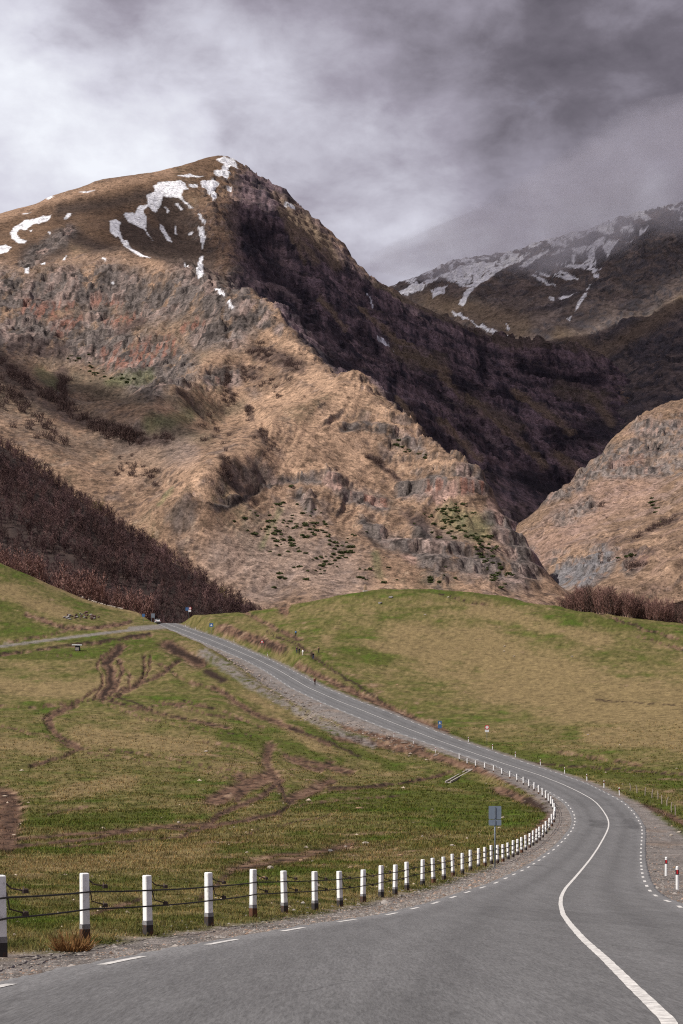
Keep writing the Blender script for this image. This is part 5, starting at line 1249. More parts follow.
POSTS = [(-52, 972), (1, 957), (85, 941), (148, 935.5), (209, 926), (253, 916.5), (284.5, 913), (315, 910), (340, 906.5), (363, 902), (381, 897.5), (395, 894.5), (407, 890), (422.5, 885.5), (433.5, 883), (444, 880), (453, 876.3),
         (462.5, 874), (470.5, 871), (478.5, 868.5), (485, 866.3), (491.5, 864), (497.5, 861.8), (503, 860), (508.5, 857.6), (513.4, 855.4), (517.2, 853.4), (521.5, 851), (526, 848.6), (530, 846.4), (533.2, 844.2), (536.4, 842), (539.4, 839.4), (542.4, 836.6), (546, 833),
         (549.2, 829.6), (552.2, 825.6), (555, 821), (556.3, 816.5), (555.6, 812), (553.8, 808), (551.6, 804.6), (549, 801.8), (546.4, 799.4), (543.4, 796.6), (539.6, 793.4), (534.8, 790.2), (529.8, 787), (524, 784), (519, 781.3), (511, 778), (503, 774.6), (495, 771), (485, 768.2), (476.3, 765.2), (466, 761.8), (459.4, 759.4)]
# stand the posts on the gravel verge, about two metres out from the paint
PP = []
for px, py in POSTS:
    if py > 862:
        h = G.hit(px, py); d, X = h.y, h.x
    else:
        d = d_of_y(py); X = (px-CX)/F*d
    X = min(X, float(XL(d))-0.75)
    PP.append(Vector((X, d, float(G.at(X, d)))))
# even out the far ones, where a pixel is many decimetres
Q = PP[:]
for _ in range(3):
    for i in range(24, len(Q)-1): Q[i] = (Q[i-1]+Q[i]*2+Q[i+1])/4
PP = [Vector((q.x, q.y, float(G.at(q.x, q.y)))) for q in Q]
TANG = [(PP[min(i+1, len(PP)-1)]-PP[max(i-1, 0)]).normalized() for i in range(len(PP))]

root = empty('guard_post', (0, 0, 0))
b = MB(); b.box((0, 0, 0.225+0.33), (0.125, 0.125, 0.80), 0, 0.97, 0.012); s_me = b.mesh('shaft', m_white); link('shaft', s_me, root)
b = MB(); b.box((0, 0, -0.10), (0.131, 0.131, 0.54), 0, 1.0); link('base', b.mesh('base', m_base), root)
b = MB(); b.box((0, 0, 0.205), (0.130, 0.130, 0.07), 0, 1.0); link('grey_band', b.mesh('grey_band', m_grey_band), root)
def bracket():
    # bent iron strap: from the post face out to both cables, with a clamp on each
    b = MB()
    pts = [(0.066, -0.02, 0.86), (0.12, -0.07, 0.80), (0.30, -0.095, 0.765)]
    b.tube(pts, 0.011, 6)
    b.tube([(0.066, -0.02, 0.76), (0.085, -0.05, 0.66), (0.10, -0.06, 0.56), (0.30, -0.095, 0.50)], 0.010, 6)
    for z in (0.765, 0.50):
        b.box((0.30, -0.095, z), (0.085, 0.05, 0.055), 0, 0.9, 0.01)
        b.tube([(0.28, -0.12, z+0.015), (0.28, -0.075, z+0.05)], 0.008, 6)
    return b.mesh('bracket', m_iron)
link('bracket', bracket(), root)
def post_label(i):
    if i == 0: return 'white guard post just outside the left picture edge'
    if i == 1: return 'white guard post cut by the left edge of the photo, nearest of the fence'
    if i == 2: return 'white guard post with a dry brown tussock at its foot'
    n = ordinal(i)
    if i < 24: return 'white concrete guard post, %s from the left edge along the cable fence' % n
    if i < 44: return 'white guard post packed on the outside of the bend, %s along the fence' % n
    return 'small white guard post beyond the bend, %s along the fence' % n
for i, (p, t) in enumerate(zip(PP, TANG)):
    if i == 0: continue                    # out of frame: only the cables run on to it
    o = root if i == 1 else copy_tree(root)
    o.location = p; o.rotation_euler = (rs.uniform(-0.03, 0.03), rs.uniform(-0.035, 0.03), math.atan2(t.y, t.x)*0.35 if i < 3 else math.atan2(t.y, t.x)*0.5)
    hs = rs.uniform(0.97, 1.04)*(1.10-0.07*min(1, max(0, (p.y-25)/30))); o.scale = (1, 1, hs)
    tag(o, post_label(i), 'guard post', 'white posts of the cable fence')
def cable(h, name, label):
    pts = []
    rad = []
    for i, (p, t) in enumerate(zip(PP, TANG)):
        nrm = Vector((t.y, -t.x, 0)).normalized()*0.098
        c = p+nrm+Vector((0, 0, h))
        if pts:
            a = pts[-1]; L = (c-a).length
            for k in (1, 2, 3):
                f = k/4
                q = a.lerp(c, f); q.z -= 0.012*L*4*f*(1-f)*0.22
                pts.append(q)
        pts.append(c)
    b = MB(); b.tube(pts, 0.0145, 6)
    return tag(b.build(name, m_cable, None, True), label, 'cable')
# the lists above mix stored posts and sagging spans
cable(0.765, 'guard_cable', 'upper black cable strung along the white guard posts')
cable(0.50, 'guard_cable', 'lower black cable strung along the white guard posts')

# dry tussock at the second post
segs = []
for k in range(420):
    a = rs.uniform(0, 6.28); r = 0.24*math.sqrt(rs.rand()); p = np.array((r*math.cos(a), r*math.sin(a)*0.7, 0))
    q = p+np.array((math.cos(a)*rs.uniform(0.02, 0.2), math.sin(a)*rs.uniform(0.02, 0.15), rs.uniform(0.10, 0.36)*(1.1-r*2.2)))
    segs.append((p, q, 0.010, 0.003))
V, Fc = ribbons_mesh(segs, 3)
m_dry = plain('dry stalks', (0.24, 0.125, 0.048), 0.9, 8, 0.4)
o = tag(link('dry_tussock', mesh_np('dry_tussock', V, Fc, m_dry, smooth=False)), 'tussock of dry orange brown stalks at the foot of a guard post', 'plant')
p = on_row(72, 944); o.location = p

# plastic delineators
m_plast = plain('white plastic', (0.78, 0.78, 0.78), 0.5, 10, 0.08)
m_blk = plain('black band', (0.02, 0.02, 0.022), 0.5, 10, 0.1)
m_red = plain('red reflector', (0.52, 0.02, 0.03), 0.35, 10, 0.1, None, 0.5)
def delineator():
    r = empty('delineator', (0, 0, 0))
    b = MB(); b.box((0, 0, 0.30), (0.115, 0.10, 1.00), 0, 0.96, 0.03); link('body', b.mesh('body', m_plast), r)
    b = MB(); b.box((0, 0, 0.83), (0.112, 0.098, 0.06), 0, 0.9, 0.03); link('cap', b.mesh('cap', m_plast), r)
    b = MB(); b.box((0, 0, 0.65), (0.122, 0.107, 0.20), 0, 0.99, 0.03); bd = link('band', b.mesh('band', m_blk), r)
    b = MB(); b.box((0, -0.058, 0.65), (0.055, 0.012, 0.15)); link('reflector', b.mesh('reflector', m_red), bd)
    return r
dl = delineator()
DEL = [(677.4, 887, 'r'), (666, 874, 'r'), (619.5, 794.6, 'r'), (604, 787, 'r'), (587, 780, 'r'), (564.6, 773, 'r'), (540.5, 764.6, 'r'), (515.4, 756.7, 'r'), (492.5, 749, 'r'), (468.4, 741.6, 'r'), (267.5, 655.8, 'r'), (234, 642, 'r'), (195.6, 630, 'r'), (182.7, 626.5, 'r'),
       (435.5, 751.6, 'l'), (413.4, 743, 'l'), (394, 736.5, 'l'), (321, 706, 'l'), (271, 681, 'l'), (196.7, 644, 'l'), (161.6, 631.5, 'l')]
cr = cl_ = 0
for i, (px, py, side) in enumerate(DEL):
    o = dl if i == 0 else copy_tree(dl)
    d = d_of_y(py); X = (px-CX)/F*d
    X = max(X, float(XR(d))+0.45) if side == 'r' else min(X, float(XL(d))-0.4)
    o.location = (X, d, float(G.at(X, d))); o.rotation_euler = (rs.uniform(-.03, .03), rs.uniform(-.04, .04), rs.uniform(-0.2, 0.2))
    if side == 'r': cr += 1; lab = ('white delineator with red reflector cut close to the right picture edge' if cr == 1 else 'white delineator with dark band, %s along the right verge from the camera' % ordinal(cr))
    else: cl_ += 1; lab = 'small white delineator, %s on the left verge beyond the guard posts' % ordinal(cl_)
    if side == 'r' and cr > 2: o.scale = (1, 1, 1.05)
    tag(o, lab, 'delineator', 'white delineators along the verges')

# road signs
m_galv = plain('galvanised steel', (0.20, 0.235, 0.275), 0.5, 6, 0.15, None, 0.4, 0.4)
m_back = plain('blue grey sign back', (0.175, 0.215, 0.275), 0.55, 5, 0.12)
m_blue = plain('blue sign', (0.06, 0.14, 0.30), 0.4, 6, 0.06)
m_signw = plain('white sign', (0.75, 0.75, 0.76), 0.4, 6, 0.05)
m_signr = plain('red sign', (0.55, 0.03, 0.04), 0.4, 6, 0.06)
def sq(w, h): return [(-w/2+.03, -h/2), (w/2-.03, -h/2), (w/2, -h/2+.03), (w/2, h/2-.03), (w/2-.03, h/2), (-w/2+.03, h/2), (-w/2, h/2-.03), (-w/2, -h/2+.03)]
def sign(name, loc, h, label, rz=0.0):
    r = tag(empty(name, loc, rz), label, 'road sign')
    b = MB(); b.tube([(0, 0.04, -0.4), (0, 0.04, h)], 0.035, 10); b.build('pole', m_galv, r, True)
    return r
p = on_row(495, 866.5)
r = sign('road_sign', p, 3.15, 'blue grey back of a two plate road sign on a pole inside the bend')
b = MB(); b.disc((0, 0, 2.83), 0, 0.03, shape=sq(0.64, 0.66)); k = b.build('panel', m_back, r)
b = MB(); b.box((0, -0.03, 2.83), (0.05, 0.03, 0.58)); b.build('bracket', m_galv, k)
b = MB(); b.disc((0, 0, 2.32), 0, 0.03, shape=sq(0.64, 0.30)); k = b.build('plate', m_back, r)
b = MB(); b.box((0, -0.028, 2.32), (0.05, 0.03, 0.26)); b.build('bracket', m_galv, k)
b = MB(); b.box((0, 0.02, -0.01), (0.26, 0.26, 0.05), 0, 0.9); b.build('footing', m_grey_band, r)
def ring_sign(r, c, R0):
    b = MB(); b.disc(c, R0, 0.03); k = b.build('disc', m_signw, r)
    n = 28; V = []; Fc = []
    for i in range(n):
        a = 2*math.pi*i/n
        for q, y in ((R0+.004, -0.022), (R0*0.70, -0.022), (R0*0.70, 0.0), (R0+.004, 0.0)): V.append((c[0]+q*math.cos(a), c[1]+y, c[2]+q*math.sin(a)))
    for i in range(n):
        j = (i+1) % n
        for e in range(4): Fc.append((i*4+e, j*4+e, j*4+(e+1) % 4, i*4+(e+1) % 4))
    b = MB(); b.add(V, Fc); b.build('red_rim', m_signr, k)
p = on_row(487, 743.5)
r = sign('road_sign', p, 3.3, 'round red rimmed sign over a white plate right of the climbing road')
ring_sign(r, (0, -0.03, 3.05), 0.40)
b = MB(); b.disc((0, -0.01, 2.40), 0, 0.03, shape=sq(0.72, 0.42)); b.build('plate', m_signw, r)
p = on_row(425.7, 731); p.x = float(XR(p.y))+0.9; p.z = float(G.at(p.x, p.y))
r = sign('road_sign', p, 2.0, 'pair of blue plates on a short pole beside the climbing road')
b = MB(); b.disc((0, 0, 1.66), 0, 0.03, shape=sq(0.72, 0.66)); k = b.build('panel', m_blue, r)
b = MB(); b.disc((0, -0.018, 1.66), 0, 0.006, shape=[(-.16, -.2), (.16, -.2), (0, .2)]); b.build('mark', m_signw, k)
b = MB(); b.disc((0, 0, 0.92), 0, 0.03, shape=sq(0.72, 0.66)); b.build('panel', m_blue, r)
p = G.hit(188.5, 620.5); p = Vector((p.x, 572, float(G.at((188.5-CX)/F*572, 572)))); p.x = (188.5-CX)/F*572
r = sign('road_sign', p, 3.9, 'cluster of blue, white and red plates on a pole on the brow of the hill')
b = MB(); b.disc((-0.45, 0, 3.3), 0, 0.04, shape=sq(1.1, 1.1)); b.build('panel', m_blue, r)
b = MB(); b.disc((0.42, -0.03, 2.7), 0, 0.04, shape=sq(0.9, 0.7)); b.build('plate', m_signw, r)
ring_sign(r, (0.55, -0.04, 3.55), 0.45)
p = on_row(208.5, 634.5); p.x = float(XR(p.y))+1.2; p.z = float(G.at(p.x, p.y))
r = sign('road_sign', p, 3.5, 'square blue sign with white mark beside the upper road')
b = MB(); b.disc((0, 0, 3.0), 0, 0.04, shape=sq(1.15, 1.15)); k = b.build('panel', m_blue, r)
b = MB(); b.disc((0, -0.024, 3.0), 0, 0.008, shape=[(-.36, -.3), (.36, -.3), (0, .34)]); b.build('mark', m_signw, k)
p = G.hit(262, 648.5)
r = sign('road_sign', p, 2.4, 'red rimmed triangular warning sign on the brown roadside bank')
b = MB(); b.disc((0, 0, 2.0), 0, 0.04, shape=[(-.55, -.45), (.55, -.45), (0, .5)]); k = b.build('panel', m_signr, r)
b = MB(); b.disc((0, -0.024, 1.96), 0, 0.008, shape=[(-.33, -.28), (.33, -.28), (0, .28)]); b.build('face', m_signw, k)
p = G.hit(143.5, 622.5)
r = sign('road_sign', p, 2.6, 'small blue sign left of the road on the brow')
b = MB(); b.disc((0, 0, 2.2), 0, 0.04, shape=sq(0.9, 0.9)); b.build('panel', m_blue, r)
p = G.hit(153, 622)
r = tag(empty('notice_board', p), 'grey notice board on two legs beside the brow of the road', 'notice board')
b = MB(); b.disc((0, 0, 2.0), 0, 0.06, shape=sq(1.1, 1.3)); b.build('board', m_galv, r)
for s in (-0.45, 0.45):
    b = MB(); b.tube([(s, 0.06, -0.3), (s, 0.06, 2.6)], 0.05, 8); b.build('leg', m_galv, r)

# white car standing on the brow, tail towards us
m_car = plain('white car paint', (0.74, 0.74, 0.75), 0.3, 3, 0.04, None, 0.5)
m_glass = plain('dark car glass', (0.02, 0.024, 0.03), 0.12, 3, 0.1, None, 0.6)
m_tyre = plain('tyre rubber', (0.02, 0.02, 0.02), 0.85, 9, 0.2)
m_rim = plain('alloy rim', (0.35, 0.35, 0.36), 0.35, 9, 0.1, None, 0.5, 0.8)
def loft(prof, width, inset, z0=0.0):
    """extrude a side profile (y,z) across x, pulling the flanks in towards the top"""
    V = []; n = len(prof)
    zs = [q[1] for q in prof]; zt = max(zs)
    for s in (-1, -0.86, 0.86, 1):
        for (y, z) in prof:
            f = 1-inset*max(0, (z-z0)/(zt-z0))
            dz = -0.05 if abs(s) == 1 and z > 0.5 else 0
            V.append((s*width/2*f, y, z+dz))
    Fc = []
    for k in range(3):
        for i in range(n):
            j = (i+1) % n
            Fc.append((k*n+i, k*n+j, (k+1)*n+j, (k+1)*n+i))
    Fc += [tuple(range(n)), tuple(3*n+i for i in reversed(range(n)))]
    return V, Fc
cz = 570.0; cxx = (157.5-CX)/F*cz
car = tag(empty('parked_car', (cxx, cz, float(G.at(cxx, cz))+0.02), math.radians(10)), 'white car on the brow where the road drops out of sight', 'car')
b = MB(); b.add(*loft([(-2.1, 0.35), (2.05, 0.32), (2.12, 0.62), (1.9, 0.80), (1.0, 0.95), (-1.9, 0.98), (-2.12, 0.85), (-2.16, 0.5)], 1.74, 0.05)); b.build('body', m_car, car)
b = MB(); b.add(*loft([(-1.95, 0.96), (1.0, 0.93), (0.25, 1.42), (-0.6, 1.50), (-1.5, 1.44)], 1.56, 0.22, 0.95)); cab = b.build('cabin', m_car, car)
b = MB(); b.add([(-0.60, -1.90, 1.02), (0.60, -1.90, 1.02), (0.54, -1.60, 1.38), (-0.54, -1.60, 1.38)], [(0, 1, 2, 3)]); b.build('rear_window', m_glass, cab)
b = MB(); b.add([(0.60, 0.93, 1.0), (-0.60, 0.93, 1.0), (-0.54, 0.36, 1.38), (0.54, 0.36, 1.38)], [(0, 1, 2, 3)]); b.build('windscreen', m_glass, cab)
for s in (-1, 1):
    b = MB(); b.add([(s*0.775, -1.5, 1.02), (s*0.775, 0.6, 1.02), (s*0.655, 0.1, 1.38), (s*0.655, -1.3, 1.38)], [(0, 1, 2, 3)]); b.build('side_window', m_glass, cab)
    b = MB(); b.box((s*0.70, -2.12, 0.80), (0.24, 0.10, 0.24), 0, 1, 0.02); b.build('tail_light', m_red, car)
    b = MB(); b.box((s*0.66, 2.03, 0.70), (0.34, 0.14, 0.14), 0, 1, 0.02); b.build('headlight', m_signw, car)
    for y in (-1.3, 1.3):
        b = MB(); b.tube([(s*0.72, y, 0.31), (s*0.90, y, 0.31)], 0.31, 18); w = b.build('wheel', m_tyre, car)
        b = MB(); b.tube([(s*0.895, y, 0.31), (s*0.912, y, 0.31)], 0.19, 14); b.build('rim', m_rim, w)
b = MB(); b.box((0, -2.15, 0.45), (1.5, 0.14, 0.2), 0, 1, 0.03); b.build('bumper', m_blk, car)

# stone table, cairn, culvert, stakes
m_conc = plain('pale concrete', (0.36, 0.32, 0.29), 0.9, 3, 0.25, (6, 0.03))
m_dark = plain('dark metal', (0.05, 0.05, 0.055), 0.7, 4, 0.3)
p = G.hit(77, 650.8)
r = tag(empty('stone_table', p, 0.15), 'white slab on a dark pedestal standing alone in the left meadow', 'table')
b = MB(); b.box((0, 0, 1.45), (2.6, 1.3, 0.22), 0, 0.97, 0.04); b.build('slab', m_signw, r)
b = MB(); b.box((0.15, 0, 0.75), (1.5, 0.8, 1.2), 0, 0.8, 0.05); b.build('pedestal', m_dark, r)
b = MB(); b.box((0.05, -0.47, 0.45), (0.9, 0.10, 0.8), 0, 1.0, 0.02); b.build('panel', m_conc, r)
p = G.hit(365.3, 589.6)
r = tag(empty('stone_pillar', p), 'small pale stone pillar on the crest of the right meadow', 'pillar')
b = MB(); b.box((0, 0, 0.7), (1.1, 0.9, 1.8), 0.2, 0.75, 0.06); b.box((0, 0, 2.0), (0.75, 0.6, 0.9), 0.25, 0.35, 0.03); b.build('shaft', plain('tan stone', (0.36, 0.25, 0.17), 0.9, 2, 0.3, (3, 0.08)), r)
b = MB(); b.box((0, 0, 0.05), (1.6, 1.4, 0.5), 0.2, 0.9, 0.05); b.build('base', m_conc, r)
a_, b_ = G.hit(469, 771.5), G.hit(448, 783)
r = tag(empty('culvert', a_), 'pale concrete culvert channel running down the road bank', 'culvert')
dv = (b_-a_); L = dv.length; dv.normalize(); sd = Vector((-dv.y, dv.x, 0)).normalized()
def beam(b, o0, o1, wv, hv, off, z0):
    c = [o0+off+sd*wv*s+Vector((0, 0, z)) for s in (-1, 1) for z in (z0, z0+hv)]; e = [o1+off+sd*wv*s+Vector((0, 0, z)) for s in (-1, 1) for z in (z0, z0+hv)]
    b.add([v-a_ for v in c+e], [(0, 1, 3, 2), (4, 6, 7, 5), (0, 4, 5, 1), (2, 3, 7, 6), (1, 5, 7, 3), (0, 2, 6, 4)])
b = MB(); beam(b, a_, b_, 0.28, 0.2, Vector((0, 0, 0)), -0.15); b.build('floor_slab', m_conc, r)
for s in (-1, 1):
    b = MB(); beam(b, a_, b_, 0.09, 0.42, sd*0.36*s, -0.15); b.build('side_wall', m_conc, r)
b = MB(); beam(b, a_-dv*0.3, a_, 0.6, 0.6, Vector((0, 0, 0)), -0.2); b.build('headwall', m_conc, r)
m_wood2 = plain('grey weathered wood', (0.30, 0.25, 0.21), 0.9, 9, 0.3)
STK = [(630, 791), (637, 793), (645, 795.5), (652, 798), (658, 800), (662, 804), (667, 806), (671.6, 812), (675.5, 815)]
for i, (px, py) in enumerate(STK):
    p = G.hit(px, py)
    b = MB(); b.tube([(0, 0, -0.3), (0.02*rs.randn(), 0.02*rs.randn(), 0.5), (0.06*rs.randn(), 0, 0.95)], [0.06, 0.055, 0.045], 7)
    o = b.build('fence_stake', m_wood2); o.location = p
    tag(o, 'short pale fence stake, %s of the row in the right meadow from its far end' % ordinal(i+1), 'stake', 'fence stakes in the right meadow')

# boulders
def rock_mesh(seed, mat):
    bm = bmesh.new(); bmesh.ops.create_icosphere(bm, subdivisions=3, radius=1.0)
    r = np.random.RandomState(seed); pl = [(Vector(r.randn(3)).normalized(), r.uniform(0.55, 0.9)) for _ in range(11)]
    for v in bm.verts:
        for n, h in pl:
            e = v.co.dot(n)-h
            if e > 0: v.co -= n*e
        v.co += Vector(r.randn(3))*0.012
        v.co.z *= 0.68
    me = bpy.data.meshes.new('boulder'); bm.to_mesh(me); bm.free(); me.materials.append(mat)
    return me
m_rock_p = plain('pale stone', (0.40, 0.345, 0.29), 0.9, 2.0, 0.3, (4, 0.08)); m_rock_t = plain('tan stone', (0.36, 0.235, 0.15), 0.9, 2.0, 0.3, (4, 0.08))
m_rock_g = plain('grey stone', (0.22, 0.205, 0.20), 0.9, 2.0, 0.35, (4, 0.08)); m_rock_r = plain('dark red stone', (0.12, 0.075, 0.065), 0.9, 1.0, 0.5, (3, 0.1))
RM = {c: [rock_mesh(900+10*i+k, m) for k in range(3)] for i, (c, m) in enumerate((('pale', m_rock_p), ('tan', m_rock_t), ('grey', m_rock_g), ('dark red', m_rock_r)))}
def rock(px, py, wpx, col, label, group=None, flat=1.0, dz=0.0):
    p = G.hit(px, py); s = wpx/2*p.y/F
    o = link('boulder', RM[col][rs.randint(3)]); o.location = p+Vector((0, 0, s*0.18+dz)); o.scale = (s, s*rs.uniform(0.7, 1), s*flat)
    o.rotation_euler = (0, 0, rs.uniform(-0.5, 0.5)); tag(o, label, 'boulder', group); return o
def between(px):
    k = max(i for i, q in enumerate(POSTS) if q[0] < px)
    return 'the %s and %s guard posts' % (ordinal(k), ordinal(k+1))
for (px, py, w, c, extra) in [(271, 869, 9, 'pale', 'broad'), (263, 879, 8, 'tan', 'lower'), (302, 861, 6.5, 'tan', 'long'), (330.5, 851.5, 6, 'grey', 'rounded'), (313, 862, 4.5, 'pale', 'small'), (324, 865, 5, 'tan', 'flat'), (247, 853, 4, 'pale', 'small'), (237, 896, 5, 'tan', 'low'), (346, 847, 4, 'pale', 'little'),
    (352.5, 848, 5, 'tan', 'round'), (366, 844, 9, 'pale', 'long flat'), (360, 809, 9, 'tan', 'far flat'), (351, 868, 5, 'tan', 'lower'), (400, 856, 6, 'tan', 'upright'), (452, 846, 5, 'pale', 'small'), (430, 862, 3.5, 'pale', 'little'), (179, 823, 5, 'pale', 'far'), (206, 752, 4.5, 'pale', 'distant'), (392, 872, 5, 'tan', 'low'), (222, 905, 4, 'grey', 'small')]:
    rock(px, py, w, c, '%s %s stone in the left meadow, seen between %s' % (extra, c, between(px)), 'stones in the left meadow', 0.55 if 'flat' in extra else 0.9)
for (px, py, w, c, lab) in [(504.5, 646.5, 2.6, 'pale', 'upper of two white stones in the middle of the right meadow'), (504, 651.5, 2.6, 'pale', 'lower of two white stones in the middle of the right meadow'), (514, 656.5, 2.4, 'pale', 'small white stone just right of the pair in the right meadow'), (572, 656.8, 3, 'pale', 'lone white stone high on the right side of the meadow'),
    (380, 603.5, 5, 'grey', 'larger grey stone below the crest of the right meadow'), (391, 598, 5.5, 'grey', 'grey stone right of the dark hollow on the meadow crest'), (588, 735, 3, 'pale', 'pale stone alone above the bend on the right meadow'), (620, 745, 2.6, 'pale', 'small pale stone nearest the right meadow edge'), (397, 685, 3, 'tan', 'tan stone low on the meadow left of the blue plates'),
    (671.6, 836, 6, 'pale', 'flat pale stone on the green bank above the right delineators'), (679, 833, 6, 'pale', 'pale stone touching the right picture edge on the green bank'), (675, 868, 5, 'tan', 'tan stone between the two nearest right delineators'), (672, 879, 5, 'grey', 'grey stone in the grass left of the nearest delineator'), (655, 872, 4, 'grey', 'grey stone on the right gravel verge'),
    (425, 615, 3, 'pale', 'pale stone under the crest left of centre'), (448, 597.5, 3, 'pale', 'pale stone on the crest of the meadow')]:
    rock(px, py, w, c, lab, 'stones in the right meadow', 0.8)
for i in range(34):
    px = rs.uniform(64, 99); py = 620-rs.uniform(0, 1)**1.3*8*(1-abs(px-80)/26)
    rock(px, py, rs.uniform(2.2, 4.8), 'dark red' if rs.rand() < 0.7 else 'grey', 'dark reddish stone in the rubble heap on the left meadow', 'stones of the rubble heap', 1.0, rs.uniform(0, 0.6))
for i in range(26):
    t = rs.rand(); px = 84+t*40; py = np.interp(px, [c[0] for c in [(34, 0), (67, 0), (100, 0), (130, 0)]], [580, 591, 605, 610.5])-1.2
    X = (px-CX)/F*582; o = rock(px, py+2, rs.uniform(2, 3.6), 'pale', 'pale stone in the low tumbled wall under the reddish trees', 'stones of the tumbled wall', 1.0)
    o.location = (X, 579, float(G.at(X, 579))+0.4)

# ------------------------------------------------------------------ walkers
m_skin = plain('skin', (0.42, 0.26, 0.19), 0.6, 9, 0.06); m_hair = plain('dark hair', (0.02, 0.015, 0.012), 0.7, 30, 0.3)
def skin_mesh(name, verts, edges, radii, mat, root_i=0, sub=1):
    me = bpy.data.meshes.new(name); me.from_pydata(verts, edges, [])
    o = link('tmp', me); md = o.modifiers.new('s', 'SKIN'); md.use_smooth_shade = True
    for i, r in enumerate(radii):
        sv = me.skin_vertices[0].data[i]; sv.radius = (r, r) if not isinstance(r, tuple) else r; sv.use_root = (i == root_i)
    sb = o.modifiers.new('d', 'SUBSURF'); sb.levels = sub; sb.render_levels = sub
    dg = bpy.context.evaluated_depsgraph_get(); dg.update()
    out = bpy.data.meshes.new_from_object(o.evaluated_get(dg)); out.name = name
    bpy.data.objects.remove(o); out.materials.clear(); out.materials.append(mat)
    return out
def person(loc, rz, stride, armf, top, bottom, label, coat=False, shoes=(0.03, 0.03, 0.035), bag=None):
    r = tag(empty('person', loc, rz), label, 'person', 'walkers beside the upper road')
    J = {}
    J['pel'] = (0, 0, 0.95); J['wai'] = (0, 0.01, 1.10); J['che'] = (0, 0.0, 1.34); J['nec'] = (0, 0.0, 1.50); J['hd0'] = (0, -0.01, 1.58); J['hd1'] = (0, -0.015, 1.66); J['hd2'] = (0, -0.005, 1.73)
    for s, n in ((-1, 'l'), (1, 'r')):
        st = stride*s
        J['hip'+n] = (0.095*s, 0, 0.90); J['kne'+n] = (0.10*s, -0.03-st*0.5, 0.50); J['ank'+n] = (0.10*s, -st+0.04*abs(st)*4, 0.09); J['toe'+n] = (0.115*s, -st-0.17, 0.035)
        J['sho'+n] = (0.18*s, 0, 1.42); J['elb'+n] = (0.24*s, 0.03+st*0.35, 1.15); J['wri'+n] = (0.22*s, -0.05+st*0.6-armf, 0.93+armf*0.7); J['han'+n] = (0.215*s, -0.08+st*0.65-armf*1.2, 0.85+armf*0.9)
    names = list(J)
    def sub_(nm, ed, rad, objname, mat, root):
        idx = {k: i for i, k in enumerate(nm)}
        return skin_mesh(objname, [J[k] for k in nm], [(idx[a], idx[b]) for a, b in ed], [rad[k] for k in nm], mat, idx[root])
    ed = [('pel', 'wai'), ('wai', 'che'), ('che', 'nec'), ('nec', 'hd0'), ('hd0', 'hd1'), ('hd1', 'hd2')]
    for n in 'lr': ed += [('pel', 'hip'+n), ('hip'+n, 'kne'+n), ('kne'+n, 'ank'+n), ('ank'+n, 'toe'+n), ('che', 'sho'+n), ('sho'+n, 'elb'+n), ('elb'+n, 'wri'+n), ('wri'+n, 'han'+n)]
    R_ = {'pel': .12, 'wai': .11, 'che': .125, 'nec': .055, 'hd0': .075, 'hd1': .10, 'hd2': .085}
    for n in 'lr': R_.update({'hip'+n: .085, 'kne'+n: .055, 'ank'+n: .042, 'toe'+n: .035, 'sho'+n: .06, 'elb'+n: .042, 'wri'+n: .03, 'han'+n: .036})
    link('body', sub_(names, ed, R_, 'body', m_skin, 'pel'), r)
    # clothes follow the same bones, a little fuller
    jn = ['wai', 'che', 'nec', 'pel']+['sho'+n for n in 'lr']+['elb'+n for n in 'lr']+['wri'+n for n in 'lr']
    je = [('pel', 'wai'), ('wai', 'che'), ('che', 'nec')]+[e for n in 'lr' for e in (('che', 'sho'+n), ('sho'+n, 'elb'+n), ('elb'+n, 'wri'+n))]
    RJ = {'pel': .165, 'wai': .15, 'che': .165, 'nec': .07}
    for n in 'lr': RJ.update({'sho'+n: .085, 'elb'+n: .065, 'wri'+n: .05})
    link('jacket', sub_(jn, je, RJ, 'jacket', plain('jacket cloth', top, 0.85, 6, 0.2), 'che'), r)
    tn = ['pel']+[k+n for n in 'lr' for k in ('hip', 'kne', 'ank')]
    te = [e for n in 'lr' for e in (('pel', 'hip'+n), ('hip'+n, 'kne'+n), ('kne'+n, 'ank'+n))]
    RT = {'pel': .135}
    for n in 'lr': RT.update({'hip'+n: .10, 'kne'+n: .075, 'ank'+n: .06})
    link('trousers', sub_(tn, te, RT, 'trousers', plain('trouser cloth', bottom, 0.85, 6, 0.2), 'pel'), r)
    ms = plain('shoe leather', shoes, 0.7, 9, 0.2)
    for n in 'lr':
        a, b2 = Vector(J['ank'+n]), Vector(J['toe'+n])
        link('shoe', skin_mesh('shoe', [tuple(a+Vector((0, 0.05, -0.03))), tuple((a+b2)/2+Vector((0, 0, -0.005))), tuple(b2+Vector((0, -0.02, 0.005)))], [(0, 1), (1, 2)], [.05, .052, .042], ms), r)
    link('hair', skin_mesh('hair', [(0, 0.05, 1.60), (0, 0.035, 1.70), (0, -0.01, 1.775)], [(0, 1), (1, 2)], [.075, .105, .085], m_hair), r)
    if bag:
        link('backpack', skin_mesh('backpack', [(0, 0.19, 1.15), (0, 0.2, 1.30), (0, 0.18, 1.42)], [(0, 1), (1, 2)], [.11, .13, .09], plain('backpack cloth', bag, 0.85, 6, 0.2)), r)
    return r
NAVY, BLACK, WHT, TANC, MAR, BLU = (0.03, 0.045, 0.10), (0.012, 0.012, 0.014), (0.72, 0.71, 0.70), (0.34, 0.22, 0.13), (0.13, 0.035, 0.03), (0.05, 0.16, 0.36)
